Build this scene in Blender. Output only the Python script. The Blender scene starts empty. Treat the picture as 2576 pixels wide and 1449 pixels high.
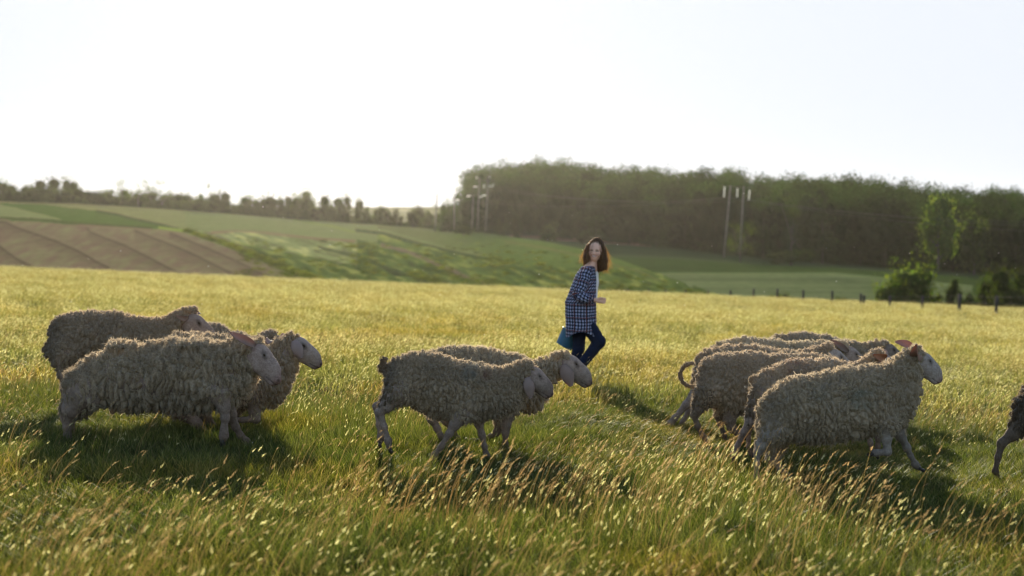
import bpy, math, random
import numpy as np
from mathutils import Vector, Matrix, Euler, noise as mnoise

rng = np.random.default_rng(7)
random.seed(7)
R = math.radians
SC = bpy.context.scene
COL = SC.collection

# ------------------------------------------------------------------ camera
F = 50.0 / 36.0 * 2576.0            # focal length in units of a 2576 px wide picture
PITCH = math.atan((724.5 - 520.0) / F)
CAM_Z = 1.18
cam_data = bpy.data.cameras.new('camera')
cam = bpy.data.objects.new('camera', cam_data)
COL.objects.link(cam)
cam.location = (0, 0, CAM_Z)
cam.rotation_euler = (math.pi / 2 - PITCH, 0, 0)
cam_data.lens = 50.0
cam_data.sensor_width = 36.0
cam_data.clip_start = 0.1
cam_data.clip_end = 6000
cam_data.dof.use_dof = True
cam_data.dof.focus_distance = 9.4
cam_data.dof.aperture_fstop = 2.2
SC.camera = cam

# ------------------------------------------------------------------ light
SUN_EL = R(14.5)
SUN_AZ = R(-6.5)                    # left of the viewing direction
world = bpy.data.worlds.new('World')
SC.world = world
world.use_nodes = True
wn = world.node_tree
sky = wn.nodes.new('ShaderNodeTexSky')
sky.sky_type = 'NISHITA'
sky.sun_disc = False
sky.sun_elevation = SUN_EL
sky.sun_rotation = SUN_AZ
sky.air_density = 0.8
sky.dust_density = 2.0
sky.ozone_density = 0.6
SKY_S = 0.15
wn.nodes['Background'].inputs['Strength'].default_value = SKY_S
# added clamp on the sky colour: no part of the sky is brighter than this
sky_cap = wn.nodes.new('ShaderNodeMix'); sky_cap.data_type = 'RGBA'; sky_cap.blend_type = 'DARKEN'; sky_cap.inputs[0].default_value = 1.0
sky_cap.inputs[7].default_value = (0.428 / SKY_S, 0.452 / SKY_S, 0.487 / SKY_S, 1)
wn.links.new(sky.outputs[0], sky_cap.inputs[6])
wn.links.new(sky_cap.outputs[2], wn.nodes['Background'].inputs['Color'])
sun_data = bpy.data.lights.new('sun', 'SUN')
sun_data.energy = 5.0
sun_data.angle = R(0.6)
sun_data.color = (1.0, 0.88, 0.67)
sun = bpy.data.objects.new('sun', sun_data)
COL.objects.link(sun)
sdir = Vector((math.sin(SUN_AZ) * math.cos(SUN_EL), math.cos(SUN_AZ) * math.cos(SUN_EL), math.sin(SUN_EL)))
sun.rotation_euler = (-sdir).to_track_quat('-Z', 'Y').to_euler()
sun.location = sdir * 50
SC.view_settings.view_transform = 'Standard'
SC.view_settings.look = 'None'
SC.view_settings.exposure = 1.02
SC.view_settings.gamma = 1.0
SC.view_settings.use_curve_mapping = False
SC.render.engine = 'CYCLES'
SC.cycles.use_denoising = True
SC.cycles.pixel_filter_type = 'BLACKMAN_HARRIS'
SC.cycles.filter_width = 1.15
SC.cycles.max_bounces = 8
SC.cycles.diffuse_bounces = 3
SC.cycles.transmission_bounces = 4
SC.cycles.volume_bounces = 1
SC.cycles.transparent_max_bounces = 8
SC.cycles.sample_clamp_indirect = 6.0

# ------------------------------------------------------------------ helpers
CP, SP = math.cos(PITCH), math.sin(PITCH)

def ray_dir(px, py):
    a = (px - 1288.0) / F
    v = (724.5 - py) / F
    return (a, CP + v * SP, -SP + v * CP)

def at_y(px, py, Y):
    """world point seen at picture position (px, py) on the upright plane y = Y"""
    d = ray_dir(px, py)
    t = Y / d[1]
    return np.array((d[0] * t, Y, CAM_Z + d[2] * t))

GA, GB = -0.0404, -0.0484            # slope of the meadow
def ground_z(x, y):
    base = GA * x + GB * y
    und = 0.018 * np.sin(x * 0.9 + 1.3) * np.sin(y * 0.7) + 0.01 * np.sin(x * 2.3 + y * 1.7)
    over = np.maximum(y - 122.0 - 2.5 * np.sin(x * 0.11), 0)
    return base + und - np.minimum(over ** 2 * 0.012, 0.5 * over)

def setp(o, label=None, cat=None, group=None, kind=None):
    if label: o['label'] = label
    if cat: o['category'] = cat
    if group: o['group'] = group
    if kind: o['kind'] = kind
    return o

def new_mesh(name, V, Fq, mats=None, smooth=True, col=None, midx=None):
    """V (n,3) array; Fq list of faces or (m,k) array"""
    me = bpy.data.meshes.new(name)
    V = np.asarray(V, dtype=np.float32)
    if isinstance(Fq, np.ndarray):
        m, k = Fq.shape
        me.vertices.add(len(V)); me.vertices.foreach_set('co', V.ravel())
        me.loops.add(m * k); me.loops.foreach_set('vertex_index', Fq.astype(np.int32).ravel())
        me.polygons.add(m)
        me.polygons.foreach_set('loop_start', np.arange(0, m * k, k, dtype=np.int32))
        me.polygons.foreach_set('loop_total', np.full(m, k, dtype=np.int32))
        me.update(calc_edges=True)
    else:
        me.from_pydata([tuple(map(float, v)) for v in V], [], [tuple(map(int, f)) for f in Fq])
        me.update()
    if smooth:
        me.polygons.foreach_set('use_smooth', np.ones(len(me.polygons), dtype=bool))
    if col is not None:
        c = np.ones((len(V), 4), dtype=np.float32); c[:, :3] = col
        at = me.color_attributes.new('Col', 'FLOAT_COLOR', 'POINT')
        at.data.foreach_set('color', c.ravel())
    for mt in (mats or []):
        me.materials.append(mt)
    if midx is not None:
        me.polygons.foreach_set('material_index', np.asarray(midx, dtype=np.int32))
    return me

def link(name, me, parent=None, loc=None):
    o = bpy.data.objects.new(name, me)
    COL.objects.link(o)
    if parent is not None: o.parent = parent
    if loc is not None: o.location = loc
    return o

def empty(name, loc=(0, 0, 0)):
    o = bpy.data.objects.new(name, None)
    o.empty_display_size = 0.3
    COL.objects.link(o); o.location = loc
    return o

class MB:
    """collects simple pieces into one mesh"""
    def __init__(s): s.V = []; s.F = []; s.C = []; s.n = 0
    def add(s, V, Fc, c=(1, 1, 1)):
        V = np.asarray(V, float); s.V.append(V)
        s.F += [tuple(i + s.n for i in f) for f in Fc]
        cc = np.asarray(c, float)
        s.C.append(np.tile(cc, (len(V), 1)) if cc.ndim == 1 else cc); s.n += len(V)
    def tube(s, pts, rad, n=8, c=(1, 1, 1)):
        pts = [np.asarray(p, float) for p in pts]
        rings = []
        for i, p in enumerate(pts):
            a = pts[min(i + 1, len(pts) - 1)] - pts[max(i - 1, 0)]
            a = a / (np.linalg.norm(a) + 1e-9)
            h = np.array((0, 0, 1.0)) if abs(a[2]) < .9 else np.array((1.0, 0, 0))
            u = np.cross(a, h); u /= np.linalg.norm(u); w = np.cross(a, u)
            r = rad[i] if hasattr(rad, '__len__') else rad
            for k in range(n):
                t = 2 * math.pi * k / n
                rings.append(p + r * (math.cos(t) * u + math.sin(t) * w))
        Fc = []
        for i in range(len(pts) - 1):
            for k in range(n):
                Fc.append((i * n + k, i * n + (k + 1) % n, (i + 1) * n + (k + 1) % n, (i + 1) * n + k))
        Fc.append(tuple(range(n))[::-1]); Fc.append(tuple(range((len(pts) - 1) * n, len(pts) * n)))
        s.add(rings, Fc, c)
    def box(s, c0, sz, c=(1, 1, 1)):
        x, y, z = c0; a, b, h = [q / 2 for q in sz]
        V = [(x + i * a, y + j * b, z + k * h) for i in (-1, 1) for j in (-1, 1) for k in (-1, 1)]
        s.add(V, [(0, 1, 3, 2), (4, 6, 7, 5), (0, 4, 5, 1), (2, 3, 7, 6), (0, 2, 6, 4), (1, 5, 7, 3)], c)
    def mesh(s, name, mats, smooth=True):
        return new_mesh(name, np.concatenate(s.V), s.F, mats, smooth, np.concatenate(s.C))

# -------- numpy noise
def _hash(ix, iy, iz, k=0):
    h = (ix.astype(np.int64) * 374761393 + iy.astype(np.int64) * 668265263 + iz.astype(np.int64) * 2147483647 + k * 1274126177) & 0xffffffff
    h = ((h ^ (h >> 13)) * 1274126177) & 0xffffffff
    h = ((h ^ (h >> 16)) * 668265263) & 0xffffffff
    return ((h ^ (h >> 15)) & 0xffffff) / float(0xffffff)

def vnoise(P, s=1.0, k=0):
    P = np.asarray(P, float) * s
    I = np.floor(P).astype(np.int64); f = P - I; f = f * f * (3 - 2 * f)
    out = 0
    for a in (0, 1):
        for b in (0, 1):
            for c in (0, 1):
                w = (f[:, 0] if a else 1 - f[:, 0]) * (f[:, 1] if b else 1 - f[:, 1]) * (f[:, 2] if c else 1 - f[:, 2])
                out = out + w * _hash(I[:, 0] + a, I[:, 1] + b, I[:, 2] + c, k)
    return out * 2 - 1

def fbm(P, s=1.0, o=3, k=0):
    r = 0; a = 1; t = 0
    for i in range(o):
        r = r + a * vnoise(P, s * 2 ** i, k + i * 7); t += a; a *= .5
    return r / t

def worley(P, k=0):
    P = np.asarray(P, float)
    I = np.floor(P).astype(np.int64)
    f1 = np.full(len(P), 9.0); f2 = np.full(len(P), 9.0)
    for a in (-1, 0, 1):
        for b in (-1, 0, 1):
            for c in (-1, 0, 1):
                J = I + (a, b, c)
                q = np.stack([J[:, i] + _hash(J[:, 0], J[:, 1], J[:, 2], k + i) for i in range(3)], 1)
                d = np.sqrt(((P - q) ** 2).sum(1))
                m = d < f1
                f2 = np.where(m, f1, np.minimum(f2, d)); f1 = np.where(m, d, f1)
    return f1, f2

# -------- materials
def new_mat(name):
    m = bpy.data.materials.new(name); m.use_nodes = True
    nt = m.node_tree; nt.nodes.clear()
    return m, nt, nt.nodes, nt.links

def mix_rgb(N, L, a, b, fac, mode='MIX'):
    n = N.new('ShaderNodeMix'); n.data_type = 'RGBA'; n.blend_type = mode
    for sock, v in ((n.inputs[6], a), (n.inputs[7], b), (n.inputs[0], fac)):
        if isinstance(v, bpy.types.NodeSocket): L.new(v, sock)
        elif isinstance(v, (int, float)): sock.default_value = v
        else: sock.default_value = (*v, 1) if len(v) == 3 else v
    return n.outputs[2]

def noise_fac(N, L, scale, lo=.35, hi=.65, coord='pos', detail=3, stretch=None):
    t = N.new('ShaderNodeTexNoise'); t.inputs['Scale'].default_value = scale; t.inputs['Detail'].default_value = detail
    if coord == 'pos': src = N.new('ShaderNodeNewGeometry').outputs['Position']
    else: src = N.new('ShaderNodeTexCoord').outputs['Object']
    if stretch:
        mp = N.new('ShaderNodeMapping'); mp.inputs['Scale'].default_value = stretch
        L.new(src, mp.inputs['Vector']); src = mp.outputs[0]
    L.new(src, t.inputs['Vector'])
    r = N.new('ShaderNodeMapRange'); r.inputs[1].default_value = lo; r.inputs[2].default_value = hi
    L.new(t.outputs['Fac'], r.inputs[0])
    return r.outputs[0]

def leaf_mat(name, trans=.5, var=(.75, 1.3), patch=None, rough=.6, tint=(1, 1, 1), trans_tint=(1.1, 1.15, .6), spec=.25):
    """thin vegetation: diffuse + translucent, colour from the Col attribute"""
    m, nt, N, L = new_mat(name)
    at = N.new('ShaderNodeAttribute'); at.attribute_name = 'Col'
    c = mix_rgb(N, L, at.outputs['Color'], tint, 1.0, 'MULTIPLY')
    oi = N.new('ShaderNodeObjectInfo')
    mr = N.new('ShaderNodeMapRange'); mr.inputs[3].default_value = var[0]; mr.inputs[4].default_value = var[1]
    L.new(oi.outputs['Random'], mr.inputs[0])
    hsv = N.new('ShaderNodeHueSaturation'); L.new(mr.outputs[0], hsv.inputs['Value']); L.new(c, hsv.inputs['Color'])
    c = hsv.outputs[0]
    if patch:
        for (sc, colr, amt, lo, hi) in patch:
            f = noise_fac(N, L, sc, lo, hi)
            mm = N.new('ShaderNodeMath'); mm.operation = 'MULTIPLY'; L.new(f, mm.inputs[0]); mm.inputs[1].default_value = amt
            c = mix_rgb(N, L, c, mix_rgb(N, L, c, colr, 1.0, 'MULTIPLY'), mm.outputs[0])
    p = N.new('ShaderNodeBsdfPrincipled'); p.inputs['Roughness'].default_value = rough
    p.inputs['Specular IOR Level'].default_value = spec
    L.new(c, p.inputs['Base Color'])
    t = N.new('ShaderNodeBsdfTranslucent')
    L.new(mix_rgb(N, L, c, trans_tint, 1.0, 'MULTIPLY'), t.inputs['Color'])
    mx = N.new('ShaderNodeMixShader'); mx.inputs[0].default_value = trans
    L.new(p.outputs[0], mx.inputs[1]); L.new(t.outputs[0], mx.inputs[2])
    o = N.new('ShaderNodeOutputMaterial'); L.new(mx.outputs[0], o.inputs['Surface'])
    return m

def solid_mat(name, color, rough=.8, noise=None, spec=.3, attr=False, bump=None, trans=0, metal=0, coord='obj'):
    m, nt, N, L = new_mat(name)
    if attr:
        at = N.new('ShaderNodeAttribute'); at.attribute_name = 'Col'; c = at.outputs['Color']
        if color is not None: c = mix_rgb(N, L, c, color, 1.0, 'MULTIPLY')
    else:
        rgb = N.new('ShaderNodeRGB'); rgb.outputs[0].default_value = (*color, 1); c = rgb.outputs[0]
    for (sc, colr, lo, hi) in (noise or []):
        f = noise_fac(N, L, sc, lo, hi, coord=coord)
        c = mix_rgb(N, L, c, mix_rgb(N, L, c, colr, 1.0, 'MULTIPLY'), f)
    p = N.new('ShaderNodeBsdfPrincipled'); p.inputs['Roughness'].default_value = rough
    p.inputs['Specular IOR Level'].default_value = spec; p.inputs['Metallic'].default_value = metal
    L.new(c, p.inputs['Base Color'])
    if bump:
        t = N.new('ShaderNodeTexNoise'); t.inputs['Scale'].default_value = bump[0]; t.inputs['Detail'].default_value = 4
        tc = N.new('ShaderNodeTexCoord' if coord == 'obj' else 'ShaderNodeNewGeometry')
        L.new(tc.outputs['Object' if coord == 'obj' else 'Position'], t.inputs['Vector'])
        b = N.new('ShaderNodeBump'); b.inputs['Strength'].default_value = bump[1]; b.inputs['Distance'].default_value = bump[2]
        L.new(t.outputs['Fac'], b.inputs['Height']); L.new(b.outputs[0], p.inputs['Normal'])
    out = p.outputs[0]
    if trans:
        tr = N.new('ShaderNodeBsdfTranslucent'); L.new(c, tr.inputs['Color'])
        mx = N.new('ShaderNodeMixShader'); mx.inputs[0].default_value = trans
        L.new(out, mx.inputs[1]); L.new(tr.outputs[0], mx.inputs[2]); out = mx.outputs[0]
    o = N.new('ShaderNodeOutputMaterial'); L.new(out, o.inputs['Surface'])
    return m

# ------------------------------------------------------------------ terrain
def grid_faces(nx, ny):
    i, j = np.meshgrid(np.arange(nx - 1), np.arange(ny - 1), indexing='ij')
    a = (i * ny + j).ravel()
    return np.stack([a, a + ny, a + ny + 1, a + 1], 1)

M_meadow = solid_mat('meadow_soil', (.085, .075, .025), rough=1, spec=0, coord='pos',
                     noise=[(.18, (.55, .75, .7), .4, .6), (1.5, (.6, .7, .6), .35, .7), (14, (.5, .5, .5), .4, .6)], bump=(30, .6, .03))
xs = np.concatenate([np.linspace(-160, -12, 50)[:-1], np.linspace(-12, 12, 120), np.linspace(12, 160, 50)[1:]])
ys = np.concatenate([np.linspace(-45, 2, 20)[:-1], np.linspace(2, 20, 90)[:-1], np.linspace(20, 118, 80)[:-1], np.linspace(118, 160, 60)])
gx, gy = np.meshgrid(xs, ys, indexing='ij')
P3 = np.stack([gx.ravel(), gy.ravel(), ground_z(gx, gy).ravel()], 1)
P3[:, 2] += .012 * fbm(np.stack([P3[:, 0], P3[:, 1], P3[:, 0] * 0], 1), 3.0) * (np.abs(P3[:, 1] - 11) < 14)
meadow = link('meadow_ground', new_mesh('meadow_ground', P3, grid_faces(len(xs), len(ys)), [M_meadow]))
setp(meadow, kind='structure')

def interp(x, pts):
    p = sorted(pts); return np.interp(x, [a for a, _ in p], [b for _, b in p])

def Z5(pts): return [(x * .3472, 411.4 + y * .3472) for x, y in pts]
def Z6(pts): return [(894.4 + x * .3125, 384.6 + y * .3125) for x, y in pts]
def Z7(pts): return [(1699.3 + x * .3403, 384.6 + y * .3403) for x, y in pts]

def crest_y(px): return 641 + .0404 * px + 34
RIDGE = [(-900, 500), (-300, 500), (0, 506), (200, 512), (400, 524), (560, 536), (760, 553), (900, 562), (1050, 572), (1150, 578), (1250, 590),
         (1380, 610), (1480, 630), (1560, 655), (1640, 685), (1720, 715), (1800, 745), (1880, 775), (2000, 812)]
RDEP = [(-900, 430), (0, 420), (700, 400), (1000, 370), (1150, 340), (1300, 290), (1500, 240), (1700, 195), (1800, 180), (2000, 165)]
FIELD_PALE = (.17, .19, .075); FIELD_GREEN = (.075, .115, .026); FIELD_YEL = (.20, .19, .075)
SOIL = (.185, .143, .083); SOIL_D = (.085, .06, .038); ROUGH = (.075, .105, .026); VERGE = (.19, .24, .045); PINK = (.20, .13, .075)

def paint_line(px, py, pts, w, base, colr, soft=1.5, wend=None):
    xs_ = np.array([p[0] for p in pts]); ys_ = np.array([p[1] for p in pts])
    yy = np.interp(px, xs_, ys_)
    ww = w if wend is None else np.interp(px, [xs_[0], xs_[-1]], [w, wend])
    a = np.clip((ww / 2 + soft - np.abs(py - yy)) / (2 * soft), 0, 1) * ((px >= xs_[0]) & (px <= xs_[-1]))
    return base * (1 - a[:, None]) + np.array(colr) * a[:, None]

def hillside():
    px = np.arange(-900, 2000, 4.0)
    nt_ = 130
    t = np.linspace(0, 1, nt_)
    V = []; C = []; PXY = []
    yb = crest_y(px) + 30
    yr = interp(px, RIDGE)
    d1 = interp(px, RDEP); d0 = np.minimum(165.0, d1 * .8)
    for i, x in enumerate(px):
        py = yb[i] + (yr[i] - yb[i]) * t
        d = 1 / ((1 - t) / d0[i] + t / d1[i])
        a = (x - 1288) / F; v = (724.5 - py) / F
        dy = CP + v * SP; dz = -SP + v * CP
        T = d / dy
        V.append(np.stack([a * T, d, CAM_Z + dz * T], 1)); PXY.append(np.stack([np.full(nt_, x), py], 1))
        # behind the ridge: a shoulder, then falling away
        e = V[-1][-1]
        for k, (dd, dzz) in enumerate([(12, -.1), (30, -.6), (60, -5), (120, -16)]):
            if x > 1150: dd *= .5
            V[-1] = np.vstack([V[-1], [e[0] * (1 + dd / e[1]), e[1] + dd, e[2] + dzz]])
            PXY[-1] = np.vstack([PXY[-1], [x, py[-1]]])
    n2 = nt_ + 4
    V = np.concatenate(V); Q = np.concatenate(PXY); X, Y = Q[:, 0], Q[:, 1]
    pn = np.stack([X * .012, Y * .05, X * 0], 1)
    wob = fbm(pn, 1.0, 3) * 3
    Yw = Y + wob
    ROUGH2 = 1; C = np.tile(np.array(ROUGH), (len(V), 1))
    def region(mask, colr): C[mask] = colr
    plough_top = interp(X, Z5([(-3000, 418), (0, 415), (600, 440), (1000, 465), (1250, 480), (1340, 490), (1600, 575), (1900, 695), (2150, 805), (2310, 862)]) + [(2000, 1500)])
    band1 = interp(X, Z5([(-3000, 285), (0, 285), (330, 300), (700, 345), (980, 400), (1300, 480), (1340, 490)]) + [(2000, 900)])
    mead_top = interp(X, Z5([(1340, 490), (1530, 498), (1850, 498), (2300, 548), (2576, 562)]) + Z6([(0, 700), (300, 735), (500, 830), (800, 960), (1100, 1100)]) + [(1500, 740), (2000, 900)])
    mead_top[X < 465] = 2000
    # upper field right of the dark band
    up = (Yw < band1)
    region(up & (X < 500), FIELD_YEL)
    band_r = interp(X, Z6([(0, 622), (250, 654), (450, 714), (750, 792), (1100, 864), (1400, 930)]))
    region((X >= 900) & (Yw < band_r), (.13, .145, .055))
    fr_ = (np.clip((X - 1060 + 60 * fbm(np.stack([X * .01, Y * .08, X * 0], 1), 1.0, 2, 13)) / 190, 0, 1) * ((X >= 900) & (Yw < band_r)))[:, None]
    C = C * (1 - fr_) + np.array(ROUGH) * 1.35 * fr_
    f = np.clip((X - 200) / 400, 0, 1)[:, None]
    C[up & (X < 900)] = (np.array(FIELD_YEL) * (1 - f) + np.array(FIELD_PALE) * f)[up & (X < 900)]
    region((X >= 465) & (Yw < mead_top) & (X < 950), FIELD_PALE)
    region((Yw >= band1) & (Yw < plough_top) & (X < 465), FIELD_GREEN)
    pale = interp(X, Z5([(-3000, 250), (0, 300), (130, 325), (300, 368), (450, 405), (520, 420)]))
    pale_b = interp(X, Z5([(-3000, 380), (0, 385), (200, 398), (450, 410)]))
    region((Yw > pale) & (Yw < pale_b) & (X < 155), FIELD_PALE)
    pl = (Yw > plough_top) & (X < 810)
    region(pl, SOIL)
    # streaky tone of growth inside the ploughed field
    g = fbm(np.stack([X * .02 - Y * .03, (Y + X * .45) * .12, X * 0], 1), 1.0, 3, 3)
    C[pl] = C[pl] * (1 + .25 * g[pl])[:, None] + np.array((-.012, .008, -.006)) * np.clip(g[pl] * 2, -1, 1)[:, None]
    FUR = [[(-900, 100), (0, 600), (120, 690), (240, 750), (330, 830)], [(-500, 395), (50, 425), (100, 455), (230, 500), (400, 560), (560, 630), (700, 710), (860, 790), (960, 860)],
           [(630, 465), (660, 500), (900, 590), (1100, 690), (1330, 815), (1400, 860)], [(970, 480), (1100, 535), (1250, 590), (1450, 680), (1650, 780), (1790, 830), (1850, 870)], [(1230, 500), (1450, 590), (1700, 700), (2010, 850), (2100, 900)]]
    below = np.full(len(X), 99.0)
    for f_ in FUR:
        q_ = Z5(f_); ln_ = np.interp(X, [a for a, _ in q_], [b for _, b in q_]); dd_ = Y - ln_; below = np.where((dd_ > 0) & (X >= q_[0][0]), np.minimum(below, dd_), below)
    kk = np.clip(1 - below / 34, 0, 1)[:, None] * .75
    C = np.where(pl[:, None], C * (1 - kk) + np.array((.115, .085, .055)) * kk, C)
    rough_m = (~pl) & (((X >= 465) & (Yw >= mead_top)) | ((X > 950) & (Yw >= band_r)))
    g2 = fbm(np.stack([X * .03, (Y - X * .30) * .13, X * 0], 1), 1.0, 4, 9)
    C[rough_m] = C[rough_m] * (1.25 + 1.1 * g2[rough_m])[:, None] + np.array((.12, .075, .02)) * np.clip(g2[rough_m] * 2.6 - .3, 0, 1)[:, None]
    L_ = lambda pts, w, c, **k: paint_line(X, Y + wob * .3, pts, w, C, c, **k)
    for pts in ([(-900, 100), (0, 600), (120, 690), (240, 750), (330, 830)],
                [(-500, 395), (50, 425), (100, 455), (230, 500), (400, 560), (560, 630), (700, 710), (860, 790), (960, 860)],
                [(630, 465), (660, 500), (900, 590), (1100, 690), (1330, 815), (1400, 860)],
                [(970, 480), (1100, 535), (1250, 590), (1450, 680), (1650, 780), (1790, 830), (1850, 870)],
                [(1230, 500), (1450, 590), (1700, 700), (2010, 850), (2100, 900)]):
        C = L_(Z5(pts), 4.0, SOIL_D, wend=6.0, soft=2.6)
        sh = [(a, b + 22) for a, b in pts]
        C = L_([(a, b) for a, b in Z5([(a, b - 18) for a, b in pts])], 5, (.19, .15, .09), soft=3)
    C = L_(Z5([(-500, 400), (0, 395), (250, 405), (600, 435), (1000, 460), (1100, 465)]), 3, (.06, .045, .02))
    C = L_(Z5([(700, 345), (850, 370), (980, 402), (1150, 440), (1300, 475)]), 5, (.035, .05, .018))
    C = L_(Z5([(1150, 462), (1340, 490), (1600, 575), (1900, 695), (2150, 805), (2310, 862)]), 7, VERGE, wend=14)
    C = L_(Z5([(1500, 500), (1750, 600), (2100, 750), (2380, 860), (2450, 890)]), 4, (.13, .10, .085), wend=9)
    C = L_(Z5([(1530, 500), (1700, 492), (1850, 498), (2300, 546), (2576, 562)]), 5, PINK)
    C = L_(Z5([(2130, 412), (2400, 452), (2576, 500)]), 3, VERGE)
    C = L_(Z6([(0, 620), (250, 652), (450, 712), (750, 790), (1100, 862)]), 8, (.040, .055, .02), wend=4)
    C = L_(Z6([(0, 600), (250, 630), (450, 690), (750, 765), (1100, 840)]), 6, FIELD_PALE, wend=3)
    C = L_(Z6([(200, 738), (420, 800), (640, 890), (850, 980), (1250, 1115), (1400, 1160)]), 8, (.17, .125, .09), wend=10, soft=2.5)
    C = L_(Z6([(-300, 760), (0, 830), (200, 905), (500, 1020), (700, 1100)]), 7, (.05, .065, .02), soft=3)
    C = L_(Z6([(1200, 715), (1500, 760), (1900, 850), (2300, 960), (2500, 1040)]), 6, (.13, .14, .045), soft=3)
    # real relief: banks and tussocks
    lum = C.sum(1)
    V[:, 2] += fbm(np.stack([V[:, 0], V[:, 1], V[:, 0] * 0], 1), .12, 3, 4) * .35 * rough_m + np.where(lum < .15, -.5, 0) * (Y > 540)
    C *= (1 + .12 * fbm(np.stack([V[:, 0], V[:, 1] * .6, V[:, 0] * 0], 1), .35, 3, 21))[:, None]
    me = new_mesh('hillside', V, grid_faces(len(px), n2), [solid_mat('field_cover', (.95, .95, .95), rough=1, spec=0, attr=True, coord='pos', noise=[(.8, (.8, .85, .8), .4, .6)], bump=(1.2, .5, .4))], col=np.clip(C, .01, .5))
    return setp(link('hillside', me), kind='structure')
hillside()

FBASE = [(900, 600), (1130, 592), (1180, 582), (1300, 592), (1500, 608), (1700, 625), (1820, 640), (1950, 655), (2200, 672), (2400, 685), (2576, 700), (3400, 745)]
def valley():
    px = np.arange(1130, 3500, 6.0)
    prof = [(150, None), (190, 770.0), (232, 690.0), (262, 655.0), (330, 0.0)]
    V = []; C = []
    dd = np.concatenate([np.linspace(150, 330, 110), [350, 400, 470, 560]])
    for x in px:
        fb = interp(x, FBASE)
        y0 = crest_y(x) + 40
        ye = [y0, 690 + max(0, (y0 - 690)) * .72, 686 + max(0, x - 2100) * .09, fb + (686 - fb) * .45 + max(0, x - 2100) * .03, fb]
        # linear in 1/d keeps the pieces planar
        py = np.interp(-1 / dd, -1 / np.array([150, 185, 240, 275, 330.0]), ye)
        a = (x - 1288) / F; v = (724.5 - py) / F
        dy = CP + v * SP; dz = -SP + v * CP
        T = dd / dy
        z = CAM_Z + dz * T
        z[dd > 330] = z[109] + (dd[dd > 330] - 330) * .004
        V.append(np.stack([a * T, dd, z], 1))
        c = np.tile(np.array((.060, .080, .030)), (len(dd), 1))
        pale = (py > ye[2] + (0 if x < 2450 else 200))
        c[pale] = (.12, .145, .062)
        stripe = np.sin(py * .55 + x * .004) * .5 + np.sin(py * .23) * .5
        c[pale] *= (1 + .14 * stripe[pale])[:, None]
        c[(~pale) & (py > ye[3])] = (.042, .066, .018)
        if 1230 < x < 1830:
            yt = interp(x, Z6([(1180, 690), (1300, 668), (1500, 680), (2000, 715), (2576, 750)]) + [(1830, 636)])
            c[np.abs(py - yt) < 4.5] = (.23, .135, .095)
        C.append(c)
    V = np.concatenate(V); C = np.concatenate(C)
    C *= (1 + .22 * fbm(np.stack([V[:, 0] * .3, V[:, 1], V[:, 0] * 0], 1), .12, 3, 31))[:, None]
    me = new_mesh('valley_fields', V, grid_faces(len(px), len(dd)), [bpy.data.materials['field_cover']], col=np.clip(C, .01, .5))
    setp(link('valley_fields', me), kind='structure')
valley()

def distant():
    a = np.linspace(-math.pi, math.pi, 121); r = np.array([0, 60, 200, 500, 900, 1150, 1350, 1550])
    V = [(math.sin(t) * q, math.cos(t) * q, -19.0) for q in r for t in a]
    i, j = np.meshgrid(np.arange(len(r) - 1), np.arange(120), indexing='ij')
    b = (i * 121 + j).ravel()
    fc = np.stack([b, b + 1, b + 122, b + 121], 1)[:, ::-1]
    V = np.array(V)
    rr = np.hypot(V[:, 0], V[:, 1]); th = np.arctan2(V[:, 0], V[:, 1])
    h = 21 + 5 * np.sin(th * 5 + 1) + 4 * np.sin(th * 13) + 2 * np.sin(th * 31)
    V[:, 2] += np.where(rr > 1100, np.where(rr < 1200, .6, 1.0) * h, 0)
    me = new_mesh('far_ground', V, fc, [solid_mat('far_cover', (.07, .09, .035), rough=1, spec=0, coord='pos', noise=[(.01, (.5, .6, .6), .45, .55)])])
    setp(link('far_ground', me), kind='structure')
distant()

# ------------------------------------------------------------------ haze
def haze():
    mb = MB(); mb.box((0, 720, 2.5), (3300, 1640, 49))
    m, nt, N, L = new_mat('haze_air')
    v = N.new('ShaderNodeVolumePrincipled')
    v.inputs['Color'].default_value = (1.0, .95, .86, 1)
    v.inputs['Density'].default_value = 0.000042
    v.inputs['Anisotropy'].default_value = 0.8
    o = N.new('ShaderNodeOutputMaterial'); L.new(v.outputs[0], o.inputs['Volume'])
    h = link('haze', mb.mesh('haze', [m], False)); h['kind'] = 'stuff'
haze()

# ------------------------------------------------------------------ trees
M_leaf = leaf_mat('tree_leaves', trans=.45, var=(.62, 1.5), trans_tint=(1.4, 1.5, .5), spec=0)
M_bark = solid_mat('bark', (.10, .085, .07), rough=1, bump=(6, .6, .05))

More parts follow.
